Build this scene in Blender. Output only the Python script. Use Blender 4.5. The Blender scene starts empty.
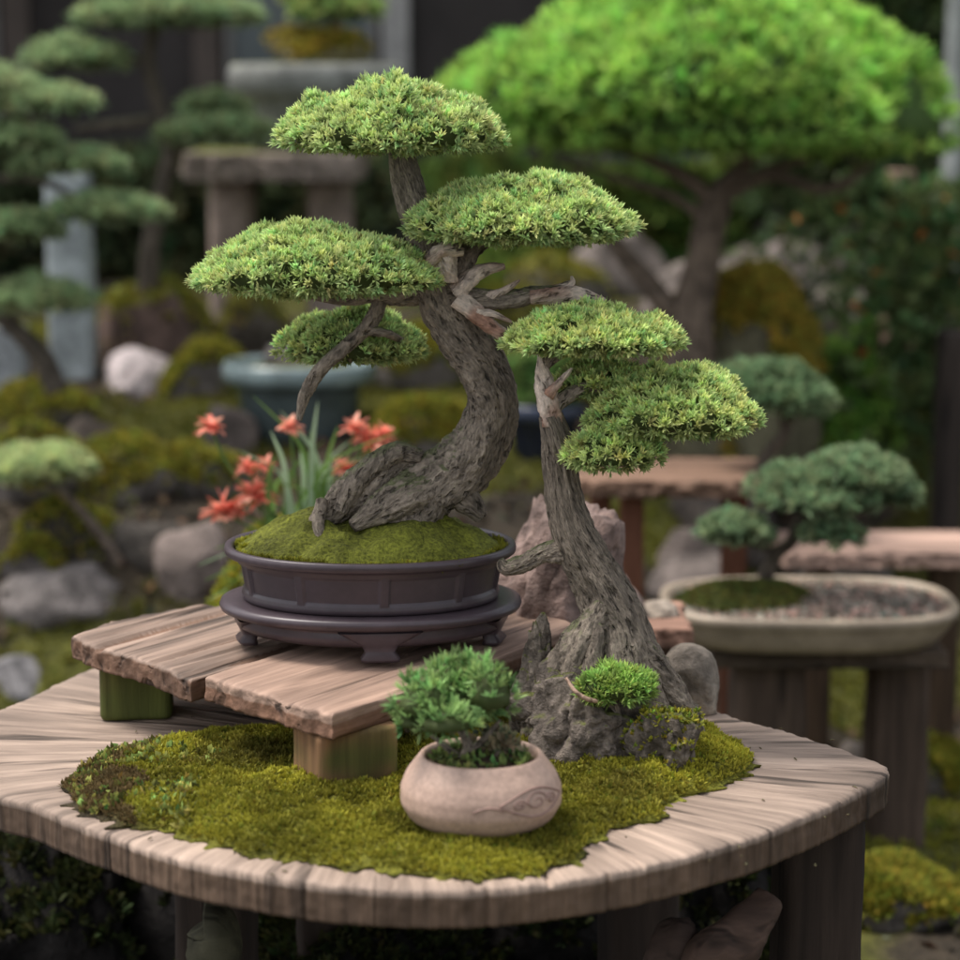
import bpy, math, numpy as np, bmesh
from mathutils import Vector
RNG=np.random.default_rng(7)
PITCH=math.radians(10); CS,SN=math.cos(PITCH),math.sin(PITCH)
CAM=np.array([0,-2.2326,1.2507]); FL=2266.7
TZ=0.55   # table top height
scene=bpy.context.scene
# ------------------------------------------------------------------ measuring helpers (photo measurements -> metres)
def ray(px,py):
    u=(px-480)/FL; v=(480-py)/FL
    return np.array([u,CS+v*SN,-SN+v*CS])
def at(px,py,Y):
    d=ray(px,py); return CAM+d*((Y-CAM[1])/d[1])
def onz(px,py,Z):
    d=ray(px,py); return CAM+d*((Z-CAM[2])/d[2])
def pxs(Y): return (2.267+.985*Y)/2267.
# ------------------------------------------------------------------ noise
def _h(i,j,k,s):
    n=(i*374761393+j*668265263+k*1274126177+s*974711)&0xffffffff
    n=((n^(n>>13))*1274126177)&0xffffffff
    return ((n^(n>>16))&0xffff)/65535.0
def vn(P,s=0):
    P=np.asarray(P,float); I=np.floor(P).astype(np.int64); f=P-I; f=f*f*(3-2*f)
    i,j,k=I[...,0],I[...,1],I[...,2]; r=0
    for a in (0,1):
        for b in (0,1):
            for c in (0,1):
                w=(f[...,0] if a else 1-f[...,0])*(f[...,1] if b else 1-f[...,1])*(f[...,2] if c else 1-f[...,2])
                r=r+w*_h(i+a,j+b,k+c,s)
    return r*2-1
def fbm(P,sc,octv=3,s=0):
    P=np.asarray(P,float)*sc; a=1;r=0;t=0
    for o in range(octv):
        r=r+a*vn(P+17.3*o,s+o); t+=a; a*=.5; P=P*2.03
    return r/t
def sstep(a,b,x):
    t=np.clip((x-a)/(b-a),0,1); return t*t*(3-2*t)
def nrm(a): return a/np.maximum(np.linalg.norm(a,axis=-1,keepdims=True),1e-9)
# ------------------------------------------------------------------ mesh building
ORG={}
def setp(o,props):
    for k,v in props.items():
        if v is not None: o[k]=v
def thing(name,origin,**props):
    o=bpy.data.objects.new(name,None); o.empty_display_size=.02
    o.location=origin; scene.collection.objects.link(o); ORG[o.name]=np.array(origin,float); setp(o,props); return o
def part(V,F,c=None,m=0,s=True,g=None):
    if isinstance(F,np.ndarray): F=[F]
    return dict(V=np.asarray(V,float),F=F,c=c,m=m,s=s,g=g)
def build(name,parts,mats,origin=None,parent=None,**props):
    if isinstance(parts,dict): parts=[parts]
    if not isinstance(mats,(list,tuple)): mats=[mats]
    if parent is not None: org=ORG[parent.name]
    else: org=np.array(origin,float)
    Vs=[];L=[];starts=[];mi=[];sm=[];C=[];G=[];off=0;ls=0
    for p in parts:
        V=p['V']; n=len(V); Vs.append(V-org)
        c=p['c']
        c=np.ones((n,3))*.5 if c is None else np.asarray(c,float)
        if c.ndim==1: c=np.tile(c,(n,1))
        C.append(np.hstack([c,np.ones((n,1))]))
        g=p['g']; G.append(V*np.array([60,60,5]) if g is None else np.asarray(g,float))
        for F in p['F']:
            F=np.asarray(F,np.int64)
            if len(F)==0: continue
            k=F.shape[1]; L.append((F+off).ravel()); m=len(F)
            starts.append(ls+np.arange(m)*k); ls+=m*k
            mi.append(np.full(m,p['m'])); sm.append(np.full(m,p['s']))
        off+=n
    V=np.vstack(Vs); L=np.concatenate(L); st=np.concatenate(starts)
    me=bpy.data.meshes.new(name)
    me.vertices.add(len(V)); me.vertices.foreach_set('co',V.astype(np.float32).ravel())
    me.loops.add(len(L)); me.loops.foreach_set('vertex_index',L.astype(np.int32))
    me.polygons.add(len(st)); me.polygons.foreach_set('loop_start',st.astype(np.int32))
    me.update(calc_edges=True)
    me.polygons.foreach_set('material_index',np.concatenate(mi).astype(np.int32))
    me.polygons.foreach_set('use_smooth',np.concatenate(sm).astype(bool))
    a=me.color_attributes.new('Col','FLOAT_COLOR','POINT'); a.data.foreach_set('color',np.vstack(C).astype(np.float32).ravel())
    a=me.attributes.new('grain','FLOAT_VECTOR','POINT'); a.data.foreach_set('vector',np.vstack(G).astype(np.float32).ravel())
    for m in mats: me.materials.append(m)
    me.update()
    o=bpy.data.objects.new(name,me); scene.collection.objects.link(o)
    if parent is not None: o.parent=parent
    else: o.location=org
    ORG[o.name]=org; setp(o,props); return o
def grid_faces(nr,nc,wrap=True):
    r=np.arange(nr-1)[:,None]; c=np.arange(nc if wrap else nc-1)[None,:]
    a=r*nc+c; b=r*nc+(c+1)%nc
    return np.stack([a,b,b+nc,a+nc],-1).reshape(-1,4)
TG={}
def tube(pts,rad,seg=10,ring=16,amp=.12,nsc=None,seed=0,twist=0,lobes=0,lamp=0,sq=1.0,fine=0.):
    pts=np.asarray(pts,float); n=len(pts)
    t=np.linspace(0,n-1,(n-1)*seg+1); i=np.minimum(t.astype(int),n-2); f=(t-i)[:,None]
    pp=np.vstack([2*pts[0]-pts[1],pts,2*pts[-1]-pts[-2]])
    p0,p1,p2,p3=pp[i],pp[i+1],pp[i+2],pp[i+3]
    C=.5*(2*p1+(p2-p0)*f+(2*p0-5*p1+4*p2-p3)*f*f+(3*p1-p0-3*p2+p3)*f**3)
    R=np.interp(t,np.arange(n),rad)
    T=nrm(np.gradient(C,axis=0)); Nn=np.zeros_like(C)
    a=np.array([0,1,0.]) if abs(T[0][1])<.9 else np.array([1,0,0.])
    Nn[0]=nrm(np.cross(T[0],a))
    for q in range(1,len(C)):
        v=Nn[q-1]-T[q]*np.dot(Nn[q-1],T[q]); Nn[q]=nrm(v)
    B=np.cross(T,Nn); s=np.concatenate([[0],np.cumsum(np.linalg.norm(np.diff(C,axis=0),axis=1))])
    th=np.linspace(0,2*np.pi,ring,endpoint=False)[None,:]
    Rm=max(rad); tw=th+twist*s[:,None]/max(Rm,1e-6)
    P=np.stack([np.cos(tw)*1.6,np.sin(tw)*1.6,np.broadcast_to(s[:,None]/Rm*.45,tw.shape)],-1)
    d=amp*(fbm(P,1.0,3,seed)*.9+.55*fbm(P,3.1,2,seed+5))
    P2=np.stack([np.cos(th)*1.2+0*s[:,None],np.sin(th)*1.2+0*s[:,None],np.broadcast_to(s[:,None]/Rm*1.1,tw.shape)],-1)
    d=d+amp*.8*fbm(P2,.8,2,seed+9)
    if fine:
        P3=np.stack([np.cos(tw)*5.5,np.sin(tw)*5.5,np.broadcast_to(s[:,None]/Rm*2.6,tw.shape)],-1)
        rg=1-np.abs(fbm(P3,1.,2,seed+13))*2.4; d=d-fine*np.clip(rg,0,1)**2+fine*.5*fbm(P3,2.3,2,seed+15)
    if lobes: d=d+lamp*np.cos(lobes*tw+seed)
    rr=R[:,None]*(1+d)
    V=C[:,None,:]+rr[...,None]*(np.cos(th)[...,None]*Nn[:,None,:]+sq*np.sin(th)[...,None]*B[:,None,:])
    g=np.stack([np.cos(tw)*Rm/.009+0*s[:,None],np.sin(tw)*Rm/.009,np.broadcast_to(s[:,None]/.014,tw.shape)],-1).reshape(-1,3)+seed*3.7
    TG['g']=np.vstack([g,g[:1],g[-1:]])
    nr=len(C); V=V.reshape(-1,3); F=grid_faces(nr,ring)
    V=np.vstack([V,C[0],C[-1]]); j=np.arange(ring)
    c0=np.stack([np.full(ring,nr*ring),(j+1)%ring,j],-1); b=(nr-1)*ring
    c1=np.stack([np.full(ring,nr*ring+1),b+j,b+(j+1)%ring],-1)
    return V,[F,np.vstack([c0,c1])]
def tpart(*a,c=None,**k):
    V,F=tube(*a,**k); return part(V,F,c=c,g=TG['g'])
def revolve(prof,n=96,sx=1,sy=1,p=2.,center=(0,0,0),rmod=None,cap0=True,cap1=False):
    th=np.linspace(0,2*np.pi,n,endpoint=False); c,s=np.cos(th),np.sin(th)
    rx=np.sign(c)*np.abs(c)**(2/p); ry=np.sign(s)*np.abs(s)**(2/p)
    V=[]
    for k,(r,z) in enumerate(prof):
        q=r if rmod is None else r*rmod(th,k,z)
        V.append(np.stack([rx*q*sx,ry*q*sy,np.full(n,z)],-1))
    nr=len(prof); V=np.vstack(V); F=[grid_faces(nr,n)]; j=np.arange(n)
    if cap0:
        V=np.vstack([V,[0,0,prof[0][1]]]); F.append(np.stack([np.full(n,len(V)-1),(j+1)%n,j],-1))
    if cap1:
        V=np.vstack([V,[0,0,prof[-1][1]]]); b=(nr-1)*n; F.append(np.stack([np.full(n,len(V)-1),b+j,b+(j+1)%n],-1))
    return V+np.array(center),F
def resamp(poly,n,smooth=True,closed=True):
    P=np.asarray(poly,float); m=len(P); Q=np.vstack([P,P[:1]])
    if smooth:
        out=[]
        for i in range(m):
            p0,p1,p2,p3=P[i-1],P[i],P[(i+1)%m],P[(i+2)%m]
            for f in np.linspace(0,1,24,endpoint=False):
                out.append(.5*(2*p1+(p2-p0)*f+(2*p0-5*p1+4*p2-p3)*f*f+(3*p1-p0-3*p2+p3)*f**3))
        Q=np.array(out+[out[0]])
    s=np.concatenate([[0],np.cumsum(np.linalg.norm(np.diff(Q,axis=0),axis=1))])
    t=np.linspace(0,s[-1],n,endpoint=False)
    return np.stack([np.interp(t,s,Q[:,k]) for k in range(Q.shape[1])],-1)
def slab(poly,ztop,thick,n=300,rings=40,smooth=True,topfn=None,jit=.002,gdir=None,radial=False,seed=0,bev=.004,col=(.3,.2,.15),closed=True,jf=60,sidej=1.2,notch=None):
    O=resamp(poly,n,smooth); cen=O.mean(0)
    d=nrm(O-cen)
    O=O+d*(jit*fbm(np.c_[O*1,np.zeros(n)],jf,3,seed))[:,None]
    nt=np.zeros(n) if notch is None else notch(O-cen)
    fr=np.concatenate([np.linspace(.02,.97,rings),[.99,1.0]]); V=[]
    for f in fr:
        P=cen+(O-cen)*f
        if f>=.98: P=P-d*nt[:,None]*(1 if f>=1 else .4)
        zz=np.full(n,ztop)
        if topfn is not None: zz=zz+topfn(P,f)
        if f>=.985: zz=zz-bev*.3
        if f>=1: zz=zz-bev*.7
        V.append(np.c_[P,zz])
    if closed:
        for k,q in enumerate(np.linspace(.12,1,10)):
            e=fbm(np.c_[O,np.full(n,q*thick)],90,3,seed+3)*jit*sidej
            V.append(np.c_[O+d*(e-nt*(1-.4*q))[:,None],np.full(n,ztop-bev-q*(thick-bev))])
        V.append(np.c_[cen+(O-cen)*.5,np.full(n,ztop-thick)])
    nr=len(V); V=np.vstack(V); F=[grid_faces(nr,n)]; j=np.arange(n)
    V=np.vstack([V,[cen[0],cen[1],V[:n,2].mean()]]); F.append(np.stack([np.full(n,len(V)-1),(j),(j+1)%n],-1)[:, [0,1,2]])
    if closed:
        V=np.vstack([V,[cen[0],cen[1],ztop-thick]]); b=(nr-1)*n; F.append(np.stack([np.full(n,len(V)-1),b+(j+1)%n,b+j],-1))
    X=V[:,:2]-cen
    if radial:
        th=np.arctan2(X[:,1],X[:,0]); r=np.linalg.norm(X,axis=1)
        g=np.c_[np.cos(th)*34,np.sin(th)*34,r*7+V[:,2]*6]
    else:
        a=np.array(gdir if gdir is not None else (1,0),float); a/=np.linalg.norm(a); b_=np.array([-a[1],a[0]])
        g=np.c_[X@a*5+seed*3,X@b_*75,V[:,2]*75]
    return part(V,F,c=col,g=g)
def post(x,y,z0,z1,hx,hy,rot=0,p=6,seed=0,col=(.12,.08,.05),taper=.0,amp=.03,n=40,lev=16,lean=(0,0)):
    zs=np.concatenate([[z0],np.linspace(z0+.004,z1-.004,lev),[z1]])
    prof=[(0.96 if i in(0,len(zs)-1) else 1-taper*(z-z0)/(z1-z0),z) for i,z in enumerate(zs)]
    V,F=revolve(prof,n,hx,hy,p,(0,0,0),None,True,True)
    nz=fbm(V*np.array([1,1,.25]),35,3,seed)
    V[:,:2]*=(1+amp*2*nz)[:,None]
    c,s=math.cos(rot),math.sin(rot); X=V[:,0]*c-V[:,1]*s; Y=V[:,0]*s+V[:,1]*c
    q=(V[:,2]-z0)/(z1-z0)
    g=np.c_[V[:,0]*70+seed,V[:,1]*70,V[:,2]*5]
    return part(np.c_[X+x+lean[0]*q,Y+y+lean[1]*q,V[:,2]],F,c=col,g=g)
def blades(C,N,n,L,W,spread,col,rng,var=.25,up=0.,tip=1.5,base=.55,Ls=None,droop=0):
    C=np.asarray(C); m=len(C)
    tv=(1+var*rng.normal(size=(m,1)))*np.ones((m,3)); tv[:,0]*=1+var*.5*rng.normal(size=m)
    tc=np.clip(np.asarray(col)*np.clip(tv,.35,1.9),.003,.8)
    C=np.repeat(C,n,0); N=np.repeat(N,n,0); tc=np.repeat(tc,n,0)
    D=nrm(N+spread*rng.normal(size=C.shape)+np.array([0,0,up])); S=nrm(np.cross(D,rng.normal(size=C.shape)))
    l=L*(.55+.8*rng.random((len(C),1))); w=W*(.6+.8*rng.random((len(C),1)))*.5
    if Ls is not None: l=l*np.repeat(Ls,n)[:,None]
    V=np.stack([C,C+D*l*.55+S*w,C+D*l,C+D*l*.55-S*w],1).reshape(-1,3)
    tipc=tc*np.array([tip*1.04,tip,tip*.97])
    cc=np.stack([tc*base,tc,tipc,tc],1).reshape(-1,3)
    return part(V,np.arange(len(V)).reshape(-1,4),c=cc,s=False)
def sample(V,Fs,n,rng,minz=-2):
    T=[]
    for F in Fs:
        F=np.asarray(F)
        T.append(F[:,:3])
        if F.shape[1]==4: T.append(F[:,[0,2,3]])
    T=np.vstack(T); a,b,c=V[T[:,0]],V[T[:,1]],V[T[:,2]]; cr=np.cross(b-a,c-a); A=np.linalg.norm(cr,axis=1); nn=nrm(cr)
    A=A*(nn[:,2]>minz)
    i=rng.choice(len(T),n,p=A/A.sum()); u,v=rng.random((2,n)); q=u+v>1; u[q]=1-u[q]; v[q]=1-v[q]
    return a[i]+(b[i]-a[i])*u[:,None]+(c[i]-a[i])*v[:,None],nn[i]
def pad(c,rx,ry,hu,hd,nt,L,W,n,col,seed,tilt=0,spread=.55,var=.22,tip=1.5,core=True,corecol=(.03,.045,.012),clump=.28):
    rng=np.random.default_rng(seed); parts=[]
    def shape(r,th,top):
        R=1+.16*fbm(np.stack([np.cos(th)*1.5,np.sin(th)*1.5,0*th],-1),1,3,seed)+.08*vn(np.stack([np.cos(th)*5,np.sin(th)*5,0*th],-1),seed+2)
        x=r*np.cos(th)*rx*R; y=r*np.sin(th)*ry*R
        b=fbm(np.stack([x/rx,y/rx,0*x+seed],-1),3.8,2,seed+4)
        if top: z=hu*np.clip(1-r**2.0,0,1)**.75*(1+clump*b)+hu*.18*b
        else: z=-hd*np.clip(1-r**2,0,1)**.5*(1+.5*b)+.1*hd*b
        return np.stack([x,y,z+tilt*x],-1)
    nt1=int(nt*.82); r=np.sqrt(rng.random(nt1)); th=rng.random(nt1)*2*np.pi
    P=shape(r,th,True); e=.02
    Pa=shape(np.clip(r+e,0,1),th,True); Pb=shape(r,th+e,True)
    nn=np.stack([P[:,0]/rx*r*.9,P[:,1]/ry*r*.9,.45+np.sqrt(np.clip(1-r*r,0,1))*.9],-1)
    g=nrm(np.cross(Pa-P,Pb-P)); g[g[:,2]<0]*=-1
    nn=nrm(nrm(nn)+.6*np.nan_to_num(g))
    sunk=rng.random((nt1,1))**2*.2; P=P*(1-sunk*np.array([.3,.3,1]))
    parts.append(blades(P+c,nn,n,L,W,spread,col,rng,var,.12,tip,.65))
    nt2=nt-nt1; r=1-.75*rng.random(nt2)**1.5; th=rng.random(nt2)*2*np.pi; P=shape(r,th,False)
    nn=nrm(np.stack([np.cos(th),np.sin(th),-.1+0*th],-1))
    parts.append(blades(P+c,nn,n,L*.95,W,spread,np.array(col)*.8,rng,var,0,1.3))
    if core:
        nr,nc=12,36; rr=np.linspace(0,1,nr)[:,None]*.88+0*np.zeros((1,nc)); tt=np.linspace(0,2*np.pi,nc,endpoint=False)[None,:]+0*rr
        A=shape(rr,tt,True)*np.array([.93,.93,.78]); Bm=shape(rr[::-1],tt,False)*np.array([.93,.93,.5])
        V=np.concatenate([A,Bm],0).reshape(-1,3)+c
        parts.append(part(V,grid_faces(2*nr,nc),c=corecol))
    return parts
# ------------------------------------------------------------------ materials
def base_mat(name):
    m=bpy.data.materials.new(name); m.use_nodes=True; nt=m.node_tree; return m,nt,nt.nodes['Principled BSDF']
def attr(nt,n):
    a=nt.nodes.new('ShaderNodeAttribute'); a.attribute_name=n; return a
def leafm(name,trans=.35,rough=.6,gain=1.7):
    m,nt,b=base_mat(name); a=attr(nt,'Col'); b.inputs['Roughness'].default_value=rough; b.inputs['Specular IOR Level'].default_value=.25
    vm=nt.nodes.new('ShaderNodeVectorMath'); vm.operation='SCALE'; vm.inputs['Scale'].default_value=gain; nt.links.new(a.outputs['Vector'],vm.inputs[0])
    nt.links.new(vm.outputs[0],b.inputs['Base Color'])
    t=nt.nodes.new('ShaderNodeBsdfTranslucent'); nt.links.new(vm.outputs[0],t.inputs['Color'])
    mx=nt.nodes.new('ShaderNodeMixShader'); mx.inputs[0].default_value=trans
    nt.links.new(b.outputs[0],mx.inputs[1]); nt.links.new(t.outputs[0],mx.inputs[2])
    nt.links.new(mx.outputs[0],nt.nodes['Material Output'].inputs[0]); return m
def surf(name,vec='obj',s1=8,s2=60,lo=.5,hi=1.5,lo2=.75,hi2=1.25,rough=.8,bump=.5,bd=.004,spec=.3,moss=None,mossc=(.1,.11,.015),mossT=(.5,.75),crack=0,ckd=.25):
    m,nt,b=base_mat(name); L=nt.links.new; nd=nt.nodes.new
    a=attr(nt,'Col')
    if vec=='obj': src=nd('ShaderNodeTexCoord').outputs['Object']
    else: src=attr(nt,'grain').outputs['Vector']
    def noise(s,d=5,dist=0):
        n=nd('ShaderNodeTexNoise'); n.inputs['Scale'].default_value=s; n.inputs['Detail'].default_value=d; n.inputs['Roughness'].default_value=.6
        n.inputs['Distortion'].default_value=dist; L(src,n.inputs['Vector']); return n.outputs['Fac']
    def mr(x,a0,a1,b0,b1):
        n=nd('ShaderNodeMapRange'); L(x,n.inputs[0])
        for i,v in enumerate((a0,a1,b0,b1)): n.inputs[i+1].default_value=v
        return n.outputs[0]
    def mul(x,y):
        n=nd('ShaderNodeMath'); n.operation='MULTIPLY'; L(x,n.inputs[0]); L(y,n.inputs[1]); return n.outputs[0]
    def add(x,y):
        n=nd('ShaderNodeMath'); n.operation='ADD'; L(x,n.inputs[0]); L(y,n.inputs[1]); return n.outputs[0]
    n1=noise(s1,4,.3); n2=noise(s2,6)
    f=mul(mr(n1,.3,.7,lo,hi),mr(n2,.3,.7,lo2,hi2)); h=add(n2,mr(n1,0,1,0,.6))
    if crack:
        n3=noise(crack,2,.4); c=mr(n3,.30,.42,ckd,1); f=mul(f,c); h=add(h,mr(n3,.28,.42,-1.2,0))
    vm=nd('ShaderNodeVectorMath'); vm.operation='SCALE'; L(a.outputs['Vector'],vm.inputs[0]); L(f,vm.inputs['Scale'])
    colr=vm.outputs[0]
    if moss is not None:
        ge=nd('ShaderNodeNewGeometry'); sp=nd('ShaderNodeSeparateXYZ'); L(ge.outputs['Normal'],sp.inputs[0])
        mk=mr(add(mul(sp.outputs['Z'],mr(n1,0,1,.6,1.4)),mr(n2,0,1,-.25,.25)),mossT[0]-moss,mossT[1]-moss,0,1)
        mx=nd('ShaderNodeMix'); mx.data_type='RGBA'; L(mk,mx.inputs[0]); L(colr,mx.inputs[6])
        vs=nd('ShaderNodeVectorMath'); vs.operation='SCALE'; vs.inputs[0].default_value=mossc; L(mr(n2,.3,.7,.4,1.7),vs.inputs['Scale']); L(vs.outputs[0],mx.inputs[7])
        colr=mx.outputs[2]
    L(colr,b.inputs['Base Color']); b.inputs['Roughness'].default_value=rough; b.inputs['Specular IOR Level'].default_value=spec
    bp=nd('ShaderNodeBump'); bp.inputs['Strength'].default_value=bump; bp.inputs['Distance'].default_value=bd; L(h,bp.inputs['Height']); L(bp.outputs[0],b.inputs['Normal'])
    return m
LEAF=leafm('needle_foliage'); MOSSB=leafm('moss_fibre',.25,.8,1.5); PETAL=leafm('petal',.35,.5,1.0)
BARK=surf('bark','grain',s1=.4,s2=2.2,lo=.55,hi=1.5,lo2=.5,hi2=1.55,bump=1,bd=.005,rough=.9,moss=-.08,mossc=(.15,.155,.08),crack=.95,ckd=.45)
JIN=surf('bare_deadwood','grain',s1=1.0,s2=3,lo=.65,hi=1.35,bump=.8,bd=.003,rough=.75,crack=1.0,ckd=.45)
WOOD=surf('weathered_wood','grain',s1=.32,s2=1.1,lo=.58,hi=1.35,lo2=.68,hi2=1.3,bump=.8,bd=.003,rough=.75,crack=.55)
WOODG=surf('mossy_wood','grain',s1=.3,s2=1.2,lo=.5,hi=1.4,bump=.6,bd=.003,rough=.85,crack=.5)
ROCK=surf('rock',s1=14,s2=70,lo=.45,hi=1.6,lo2=.6,hi2=1.4,bump=.9,bd=.008,rough=.88)
CRAG=surf('crag_rock',s1=26,s2=120,lo=.4,hi=1.7,lo2=.5,hi2=1.5,bump=1,bd=.009,rough=.92,moss=-.15,mossc=(.13,.14,.04))
ROCKM=surf('mossy_rock',s1=9,s2=60,lo=.45,hi=1.6,lo2=.6,hi2=1.4,bump=.9,bd=.01,rough=.9,moss=.12,mossc=(.12,.115,.018))
STONE=surf('cut_stone',s1=9,s2=55,lo=.6,hi=1.4,bump=.5,bd=.005,rough=.9,moss=-.2)
POTM=surf('dark_unglazed_clay',s1=12,s2=120,lo=.85,hi=1.2,lo2=.9,hi2=1.12,bump=.12,bd=.001,rough=.36,spec=.5)
CLAY=surf('pale_clay',s1=20,s2=190,lo=.82,hi=1.14,lo2=.8,hi2=1.16,bump=.25,bd=.001,rough=.48,spec=.4)
GLAZE=surf('glazed_ceramic',s1=15,s2=90,lo=.7,hi=1.3,bump=.1,bd=.001,rough=.2,spec=.5)
SOIL=surf('soil',s1=40,s2=200,lo=.5,hi=1.5,lo2=.5,hi2=1.5,bump=1,bd=.006,rough=.95)
MOSS=surf('moss_bed',s1=22,s2=260,lo=.55,hi=1.5,lo2=.4,hi2=1.6,bump=1,bd=.006,rough=.95)
GROUND=surf('garden_ground',s1=3.2,s2=45,lo=.4,hi=1.5,lo2=.5,hi2=1.5,bump=1,bd=.02,rough=.95)
PAINT=surf('dark_facade',s1=3,s2=40,lo=.8,hi=1.2,bump=.2,bd=.003,rough=.7)
def glassm():
    m,nt,b=base_mat('window_glass'); n=nt.nodes.new('ShaderNodeTexNoise'); n.inputs['Scale'].default_value=2
    r=nt.nodes.new('ShaderNodeValToRGB'); r.color_ramp.elements[0].color=(.05,.06,.065,1); r.color_ramp.elements[1].color=(.16,.19,.2,1)
    nt.links.new(n.outputs[0],r.inputs[0]); nt.links.new(r.outputs[0],b.inputs['Base Color']); b.inputs['Roughness'].default_value=.15; return m
GLASS=glassm()
# ------------------------------------------------------------------ terrain
def H(x,y):
    x=np.asarray(x,float); y=np.asarray(y,float)
    left=1-sstep(.1,.75,x)
    a=sstep(1.75,2.35,y)*.36+sstep(2.3,3.8,y)*.2
    b=sstep(2.3,3.3,y)*.40+sstep(3.3,4.2,y)*.16
    rr=1-sstep(1.25,1.9,x)*.7
    base=(left*a+(1-left)*b)*rr
    P=np.stack([x,y,0*x],-1); near=np.exp(-((x/6)**2+((y-2)/6)**2))
    return base+near*(.055*fbm(P,2.3,3,3)*sstep(.6,1.3,y)+.018*fbm(P,9,2,8))
def onground(px,py):
    d=ray(px,py); t=np.arange(2.2,30,.01); P=CAM+d*t[:,None]
    k=np.argmax(P[:,2]<H(P[:,0],P[:,1]))
    if k==0: k=400
    p=P[k]; p[2]=float(H(p[0],p[1])); return p
nx,ny=300,320
u=np.linspace(-1,1,nx); xs=np.sinh(u*4.6)/np.sinh(4.6)*60; v=np.linspace(-1,1,ny); ys=np.sinh(v*4.6)/np.sinh(4.6)*60+2
X,Y=np.meshgrid(xs,ys); Z=H(X,Y); V=np.stack([X,Y,Z],-1).reshape(-1,3)
def mossmask(x,y): return fbm(np.c_[x,y,0*x],2.6,3,31)
mk=sstep(.0,.25,mossmask(V[:,0],V[:,1]))[:,None]
cg=np.array([.085,.085,.015])*mk+np.array([.045,.034,.022])*(1-mk)
gr=(sstep(.1,-.1,V[:,0]+.75)*sstep(1.75,1.6,V[:,1]))[:,None]
pathm=(sstep(1.35,1.6,V[:,0])*sstep(2.2,2.6,V[:,1]))[:,None]
under=(np.exp(-((V[:,0]/.75)**4+((V[:,1]-.2)/.65)**4)))[:,None]  # mask for the table's shade, painted into the ground colour below it
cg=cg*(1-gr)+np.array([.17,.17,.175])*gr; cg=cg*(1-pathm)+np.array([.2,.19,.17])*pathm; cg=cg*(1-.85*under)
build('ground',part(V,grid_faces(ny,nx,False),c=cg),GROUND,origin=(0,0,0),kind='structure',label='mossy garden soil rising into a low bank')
rng=np.random.default_rng(3); n=42000
x=rng.uniform(-1.9,1.9,n); y=.95+rng.random(n)**.8*3.0; q=mossmask(x,y)
lowr=(x>.5)&(y<1.9)
k=((q>.05)|(lowr&(q>-.25)))&~((x<-.65)&(y<1.7)); x,y,q=x[k],y[k],q[k]
P=np.c_[x,y,H(x,y)]; Nn=np.tile([0,0,1.],(len(x),1))
bl=blades(P,Nn,4,.016,.006,.7,(1,1,1),rng,.35,.2)
cm=np.where(((x>.5)&(y<2.0))[:,None],np.array([.155,.16,.02]),np.array([.115,.115,.018]))*(1+.7*fbm(P,5,2,12))[:,None]
bl['c']=np.clip(bl['c']*np.repeat(cm,16,0),.003,.6)
build('ground_moss',bl,MOSSB,origin=(0,0,0),kind='stuff',label='low green moss cover over garden soil',category='moss')
rr=np.random.default_rng(77); n=5000; x=rr.uniform(-1.6,1.6,n); y=.9+rr.random(n)*2.8; k=mossmask(x,y)<.15; x,y=x[k],y[k]; P=np.c_[x,y,H(x,y)+.002]
build('leaf_litter',blades(P,np.tile([0,0,.25],(len(x),1)),2,.028,.016,.9,(.085,.06,.035),rr,.5,0,1.2,.9),SOIL,origin=(0,0,0),kind='stuff',label='brown dry leaf litter over dark garden soil',category='leaf litter')
# ------------------------------------------------------------------ table
out=[(-25,725),(-38,762),(-8,792),(40,806),(100,832),(200,862),(300,880),(430,888),(560,880),(700,851),(800,817),(872,783),(890,768),(868,757),(800,735),(720,711),(600,672),(450,650),(250,650),(110,664),(40,690)]
poly=[onz(a,b,TZ)[:2] for a,b in out]
def radc(c,f,fr,seed):
    th=np.arctan2(c[:,1],c[:,0]); return vn(np.stack([np.cos(th)*fr,np.sin(th)*fr,np.full(len(th),f)],-1),seed)
def ttop(P,f):
    c=P-np.array([-.02,.05])
    cr=sstep(.74,.9,np.abs(radc(c,f*.8,45,5)))*sstep(.6,1.0,f); w=fbm(np.c_[P,0*P[:,0]],9,2,4)
    return -.004*cr+.002*w+.0012*radc(c,f*2,70,9)
def tnotch(c): return .005*sstep(.74,.92,np.abs(radc(c,.8,45,5)))+.0025*np.abs(radc(c,3.,95,8))
table=thing('garden_table',(0,0.05,0),label='round weathered wooden slab table with cracked rim',category='table')
tp=slab(poly,TZ,.037,n=1400,rings=46,topfn=ttop,jit=.006,jf=11,sidej=.35,radial=True,bev=.003,notch=tnotch)
Vv=tp['V']; cc=np.array([.34,.255,.20])*(1+.4*fbm(Vv,7,3,2))[:,None]
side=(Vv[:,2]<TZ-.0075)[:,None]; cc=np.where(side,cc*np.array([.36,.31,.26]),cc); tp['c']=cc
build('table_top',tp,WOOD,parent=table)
for i,(px,yy,rot) in enumerate([(818,.02,.15),(215,.24,-.2),(640,.36,.3),(330,.40,.1)]):
    xx=(px-480)*pxs(yy)*1.03
    build('leg',post(xx,yy,0,TZ-.038,.043,.04,rot,5,i+3,(.035,.024,.018),0,.05),WOODG,parent=table)
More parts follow.
